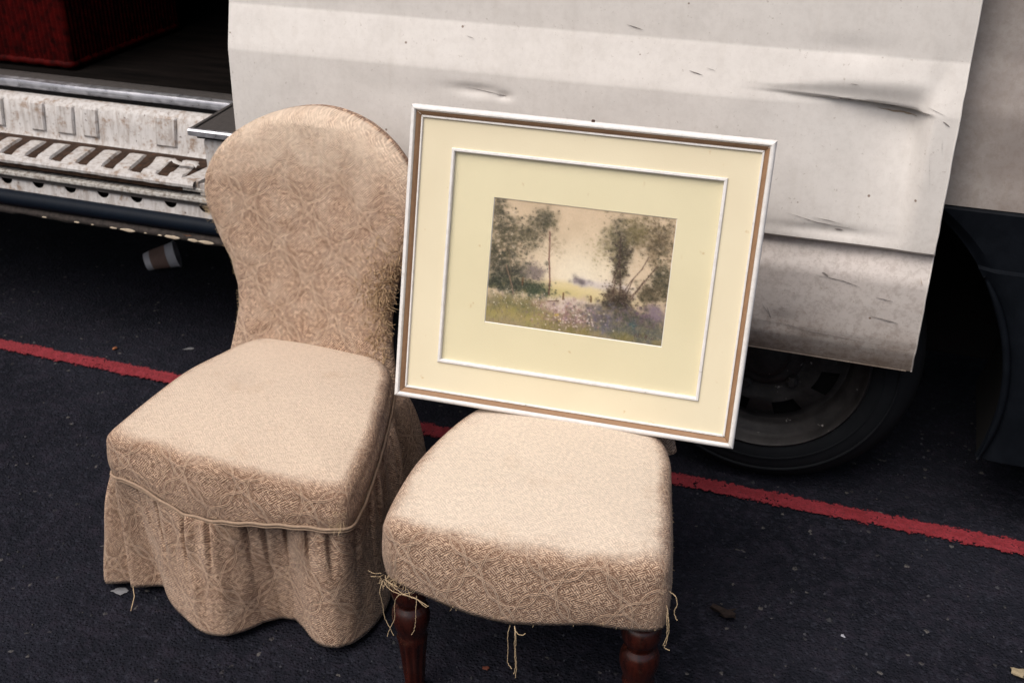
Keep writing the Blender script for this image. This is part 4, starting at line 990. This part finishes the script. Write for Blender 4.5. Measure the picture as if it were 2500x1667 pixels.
    cloud(60, .60, .96, .18, .015, .022, [(124, 116, 76), (140, 128, 84)], .5)
    for _ in range(130):                                                          # flower heads
        x, y = rng.normal(.50, .10), rng.normal(.86, .055); dab(x, y, .0045, .0045 * ASP, [(232, 208, 204), (214, 190, 184), (236, 226, 214), (180, 136, 130)][rng.integers(4)], .65, .2)
    for _ in range(60): dab(rng.uniform(0, .34), rng.uniform(.70, .86), .0028, .0028 * ASP, (228, 218, 200), .8, .1)
    for x, y in ((.412, .855), (.425, .90), (.40, .86)): dab(x, y, .007, .007 * ASP, (214, 186, 84), .7, .1)
    for _ in range(500): dab(rng.uniform(0, 1), rng.uniform(.72, 1), .0022, .012, [(70, 70, 54), (168, 160, 116), (104, 96, 110)][rng.integers(3)], .35, .2, rng.normal(0, .3))
    # slim tree, posts, stump
    line([(.352, .705), (.351, .60), (.343, .50), (.335, .43), (.333, .34), (.326, .22)], .0042, (112, 78, 72), .75)
    for k in range(14):
        y = rng.uniform(.22, .42); x = np.interp(y, [.22, .34, .43], [.326, .333, .335]); sg = rng.choice([-1, 1]); line([(x, y), (x + sg * rng.uniform(.02, .06), y - rng.uniform(.01, .05))], .0018, (136, 112, 96), .4)
    cloud(40, .37, .30, .035, .05, .010, [(160, 144, 120), (176, 160, 136)], .35)
    for (x, y0, y1) in ((.20, .60, .66), (.432, .68, .73), (.585, .675, .72)): line([(x, y0), (x + .002, y1)], .0048, (104, 78, 56), .8)
    line([(.11, .40), (.13, .55), (.135, .72)], .0035, (112, 100, 84), .5); line([(.10, .52), (.14, .66), (.155, .745)], .0040, (140, 116, 100), .6)
    line([(.35, .76), (.41, .745)], .0035, (96, 70, 66), .7)
    # worn signature
    sg = (74, 44, 48)
    for P in ([(.842, .945), (.848, .915), (.856, .945)], [(.845, .934), (.855, .934)], [(.864, .945), (.866, .915)], [(.873, .946), (.875, .917)], [(.882, .945), (.882, .930)], [(.898, .950), (.900, .918)], [(.900, .935), (.909, .922)], [(.906, .950), (.911, .920)], [(.918, .948), (.922, .938), (.927, .948)], [(.933, .948), (.936, .938), (.941, .947), (.945, .938), (.951, .947)]):
        line(P, .0020, sg, .75)
    A[:] += rng.normal(0, 3.0, A.shape[:2])[..., None]
    A = np.clip(A, 0, 255) / 255.0; A = np.clip((A - .47) * 1.06 + .455, 0, 1)
    lin = np.where(A <= .04045, A / 12.92, ((A + .055) / 1.055) ** 2.4) * .92
    u0, u1, v0, v1 = .1470, .4540, .1495, .3665; V = []
    for j in range(NY):
        for i in range(NX): V.append(fw(u0 + (u1 - u0) * i / (NX - 1), v1 + (v0 - v1) * j / (NY - 1), -.0184))
    o = mesh('painting', V, gridfaces(NY, NX), M['painting'], FR, smooth=False); tag(o, 'misty woodland and meadow watercolour with a worn signature')
    ca = o.data.color_attributes.new('paint', 'FLOAT_COLOR', 'POINT'); ca.data.foreach_set('color', np.c_[lin.reshape(-1, 3), np.ones(NX * NY)].ravel())
picture()

# ------------------------------------------------------------------ litter
CUP = empty('paper_cup', (-2.0, 2.52, 0), 'crumpled white paper cup with brown print lying under the van', 'cup')
def cup():
    n = 48; Hh = .092; ax = Vector((.80, .50, .20)).normalized(); u = ax.cross(Vector((0, 0, 1))).normalized(); v = u.cross(ax); b = Vector((-2.055, 2.52, .030))
    def pt(r, h, a):
        r *= 1 - .16 * math.exp(-((a - 1.2) / .5) ** 2 - ((h - .05) / .03) ** 2) + .03 * math.sin(3 * a + h * 60)
        return b + ax * h + (u * math.cos(a) + v * math.sin(a)) * r
    def seg(name, hs, mat, parent, dr=0):
        V = [pt(.0265 + .012 * h / Hh + dr, h, 2 * PI * k / n) for h in hs for k in range(n)]; return mesh(name, V, gridfaces(len(hs), n, cv=True), mat, parent)
    body = seg('cup_wall', np.linspace(0, Hh, 16), M['cup'], CUP); seg('printed_band', np.linspace(.018, .066, 9), M['cup_band'], CUP, .0006)
    V = [pt(.0255, .004, 2 * PI * k / n) for k in range(n)] + [b + ax * .004]; mesh('cup_base', V, [(k, (k + 1) % n, n) for k in range(n)], M['cup'], CUP)
    P = [pt(.0392, Hh, 2 * PI * k / n) for k in range(n + 1)]; tube('cup_rim', P, .0022, M['cup'], CUP, 6)
cup()
def chip(name, loc, size, mat, label, cat, flat=.4, seed=0, group=None, rot=0.0):
    rg = 1.1 if 'clod' in name else .45
    rng = np.random.default_rng(seed); bm = bmesh.new(); bmesh.ops.create_icosphere(bm, subdivisions=2, radius=1)
    sx, sy = size
    for v in bm.verts:
        k = 1 + rg * (vnoise2(v.co.x * 3 + seed * 3, v.co.y * 3 + v.co.z * 2, seed) - .5) * 2
        a = v.co * float(k); x = a.x * sx; y = a.y * sy
        v.co = (x * math.cos(rot) - y * math.sin(rot), x * math.sin(rot) + y * math.cos(rot), a.z * min(sx, sy) * flat)
    zmin = min(v.co.z for v in bm.verts)
    for v in bm.verts: v.co.z -= zmin * .75
    me = bpy.data.meshes.new(name); bm.to_mesh(me); bm.free(); o = link(name, me, mat, None, False); o.location = (loc[0], loc[1], 0); tag(o, label, cat, group); return o
M['paleg'] = plain('flattened_scrap', (.115, .115, .125), (.19, .19, .20), 60, .6); M['white_bit'] = plain('white_bit', (.36, .36, .40), (.24, .24, .28)); M['tan_stone'] = plain('tan_stone', (.30, .245, .155), (.19, .15, .10), 90)
M['clod'] = plain('brown_clod', (.007, .005, .0045), (.022, .012, .009), 60, .95); M['orange_bit'] = plain('orange_bit', (.36, .13, .05), (.24, .09, .04)); M['brick_bit'] = plain('brick_bit', (.13, .035, .02), (.08, .025, .015))
GP = {}
for nm, lc, sz, mt, lb, ct, fl, rt in (
    ('litter_scrap', (-1.245, 1.300), (.0165, .0105), 'paleg', 'grey flattened scrap on the asphalt left of the skirted chair', 'scrap', .10, .2),
    ('stone_chip', (-.303, 1.452), (.0045, .0040), 'white_bit', 'small white chip between the bare chair\'s front legs', 'stone', .6, .4),
    ('stone_chip', (.041, 1.634), (.0050, .0030), 'white_bit', 'white shard on open asphalt right of the bare chair', 'stone', .3, -.6),
    ('pebble', (.331, 1.640), (.0125, .0095), 'tan_stone', 'tan pebble in the bottom right corner of the road', 'stone', .5, -.3),
    ('litter_clod', (-.165, 1.612), (.022, .012), 'clod', 'dark brown clod of dirt beside the bare chair\'s right leg', 'dirt', .9, .1),
    ('cigarette_end', (-1.845, 2.085), (.0075, .0035), 'orange_bit', 'tiny orange butt behind the red line left of the chair', 'litter', .8, 1.1),
    ('brick_crumb', (-.53, 1.345), (.006, .004), 'brick_bit', 'reddish crumb between the bare chair\'s front legs', 'crumb', .5, 0),
    ('leaf_scrap', (-1.665, 2.15), (.012, .006), 'paleg', 'grey scrap lying behind the red line near the chair back', 'scrap', .12, .5)):
    chip(nm, lc, sz, M[mt], lb, ct, fl, abs(hash(lb)) % 97 if False else len(lb), None, rt)

# loose grit on the asphalt: uncountable
def grit():
    V = []; F = []
    for _ in range(2600):
        x = RNG.uniform(-2.6, .9); y = RNG.uniform(.9, 2.4); s = abs(RNG.normal(0, .0013)) + .0006
        if RNG.random() < .02: s *= 2.0
        a = RNG.uniform(0, 6.28); o = len(V)
        for k in range(5): an = a + k * 2 * PI / 5; V.append((x + s * math.cos(an) * RNG.uniform(.7, 1.2), y + s * math.sin(an) * RNG.uniform(.7, 1.2), -.001))
        V.append((x, y, s * .9)); F += [(o + k, o + (k + 1) % 5, o + 5) for k in range(5)]
    t = NT('grit'); isl = t.n('ShaderNodeNewGeometry').outputs['Random Per Island']
    c = t.mix(t.ramp(isl, .25, .93), (.010, .010, .012), (.026, .026, .034)); c = t.mix(t.math('GREATER_THAN', isl, .97), c, (.05, .044, .04)); c = t.mix(t.math('GREATER_THAN', isl, .994), c, (.13, .13, .15))
    m_ = t.set(color=c, rough=.8)
    tag(mesh('road_grit', V, F, m_, smooth=False), 'fine grit scattered over the asphalt', 'grit', kind='stuff')
grit()
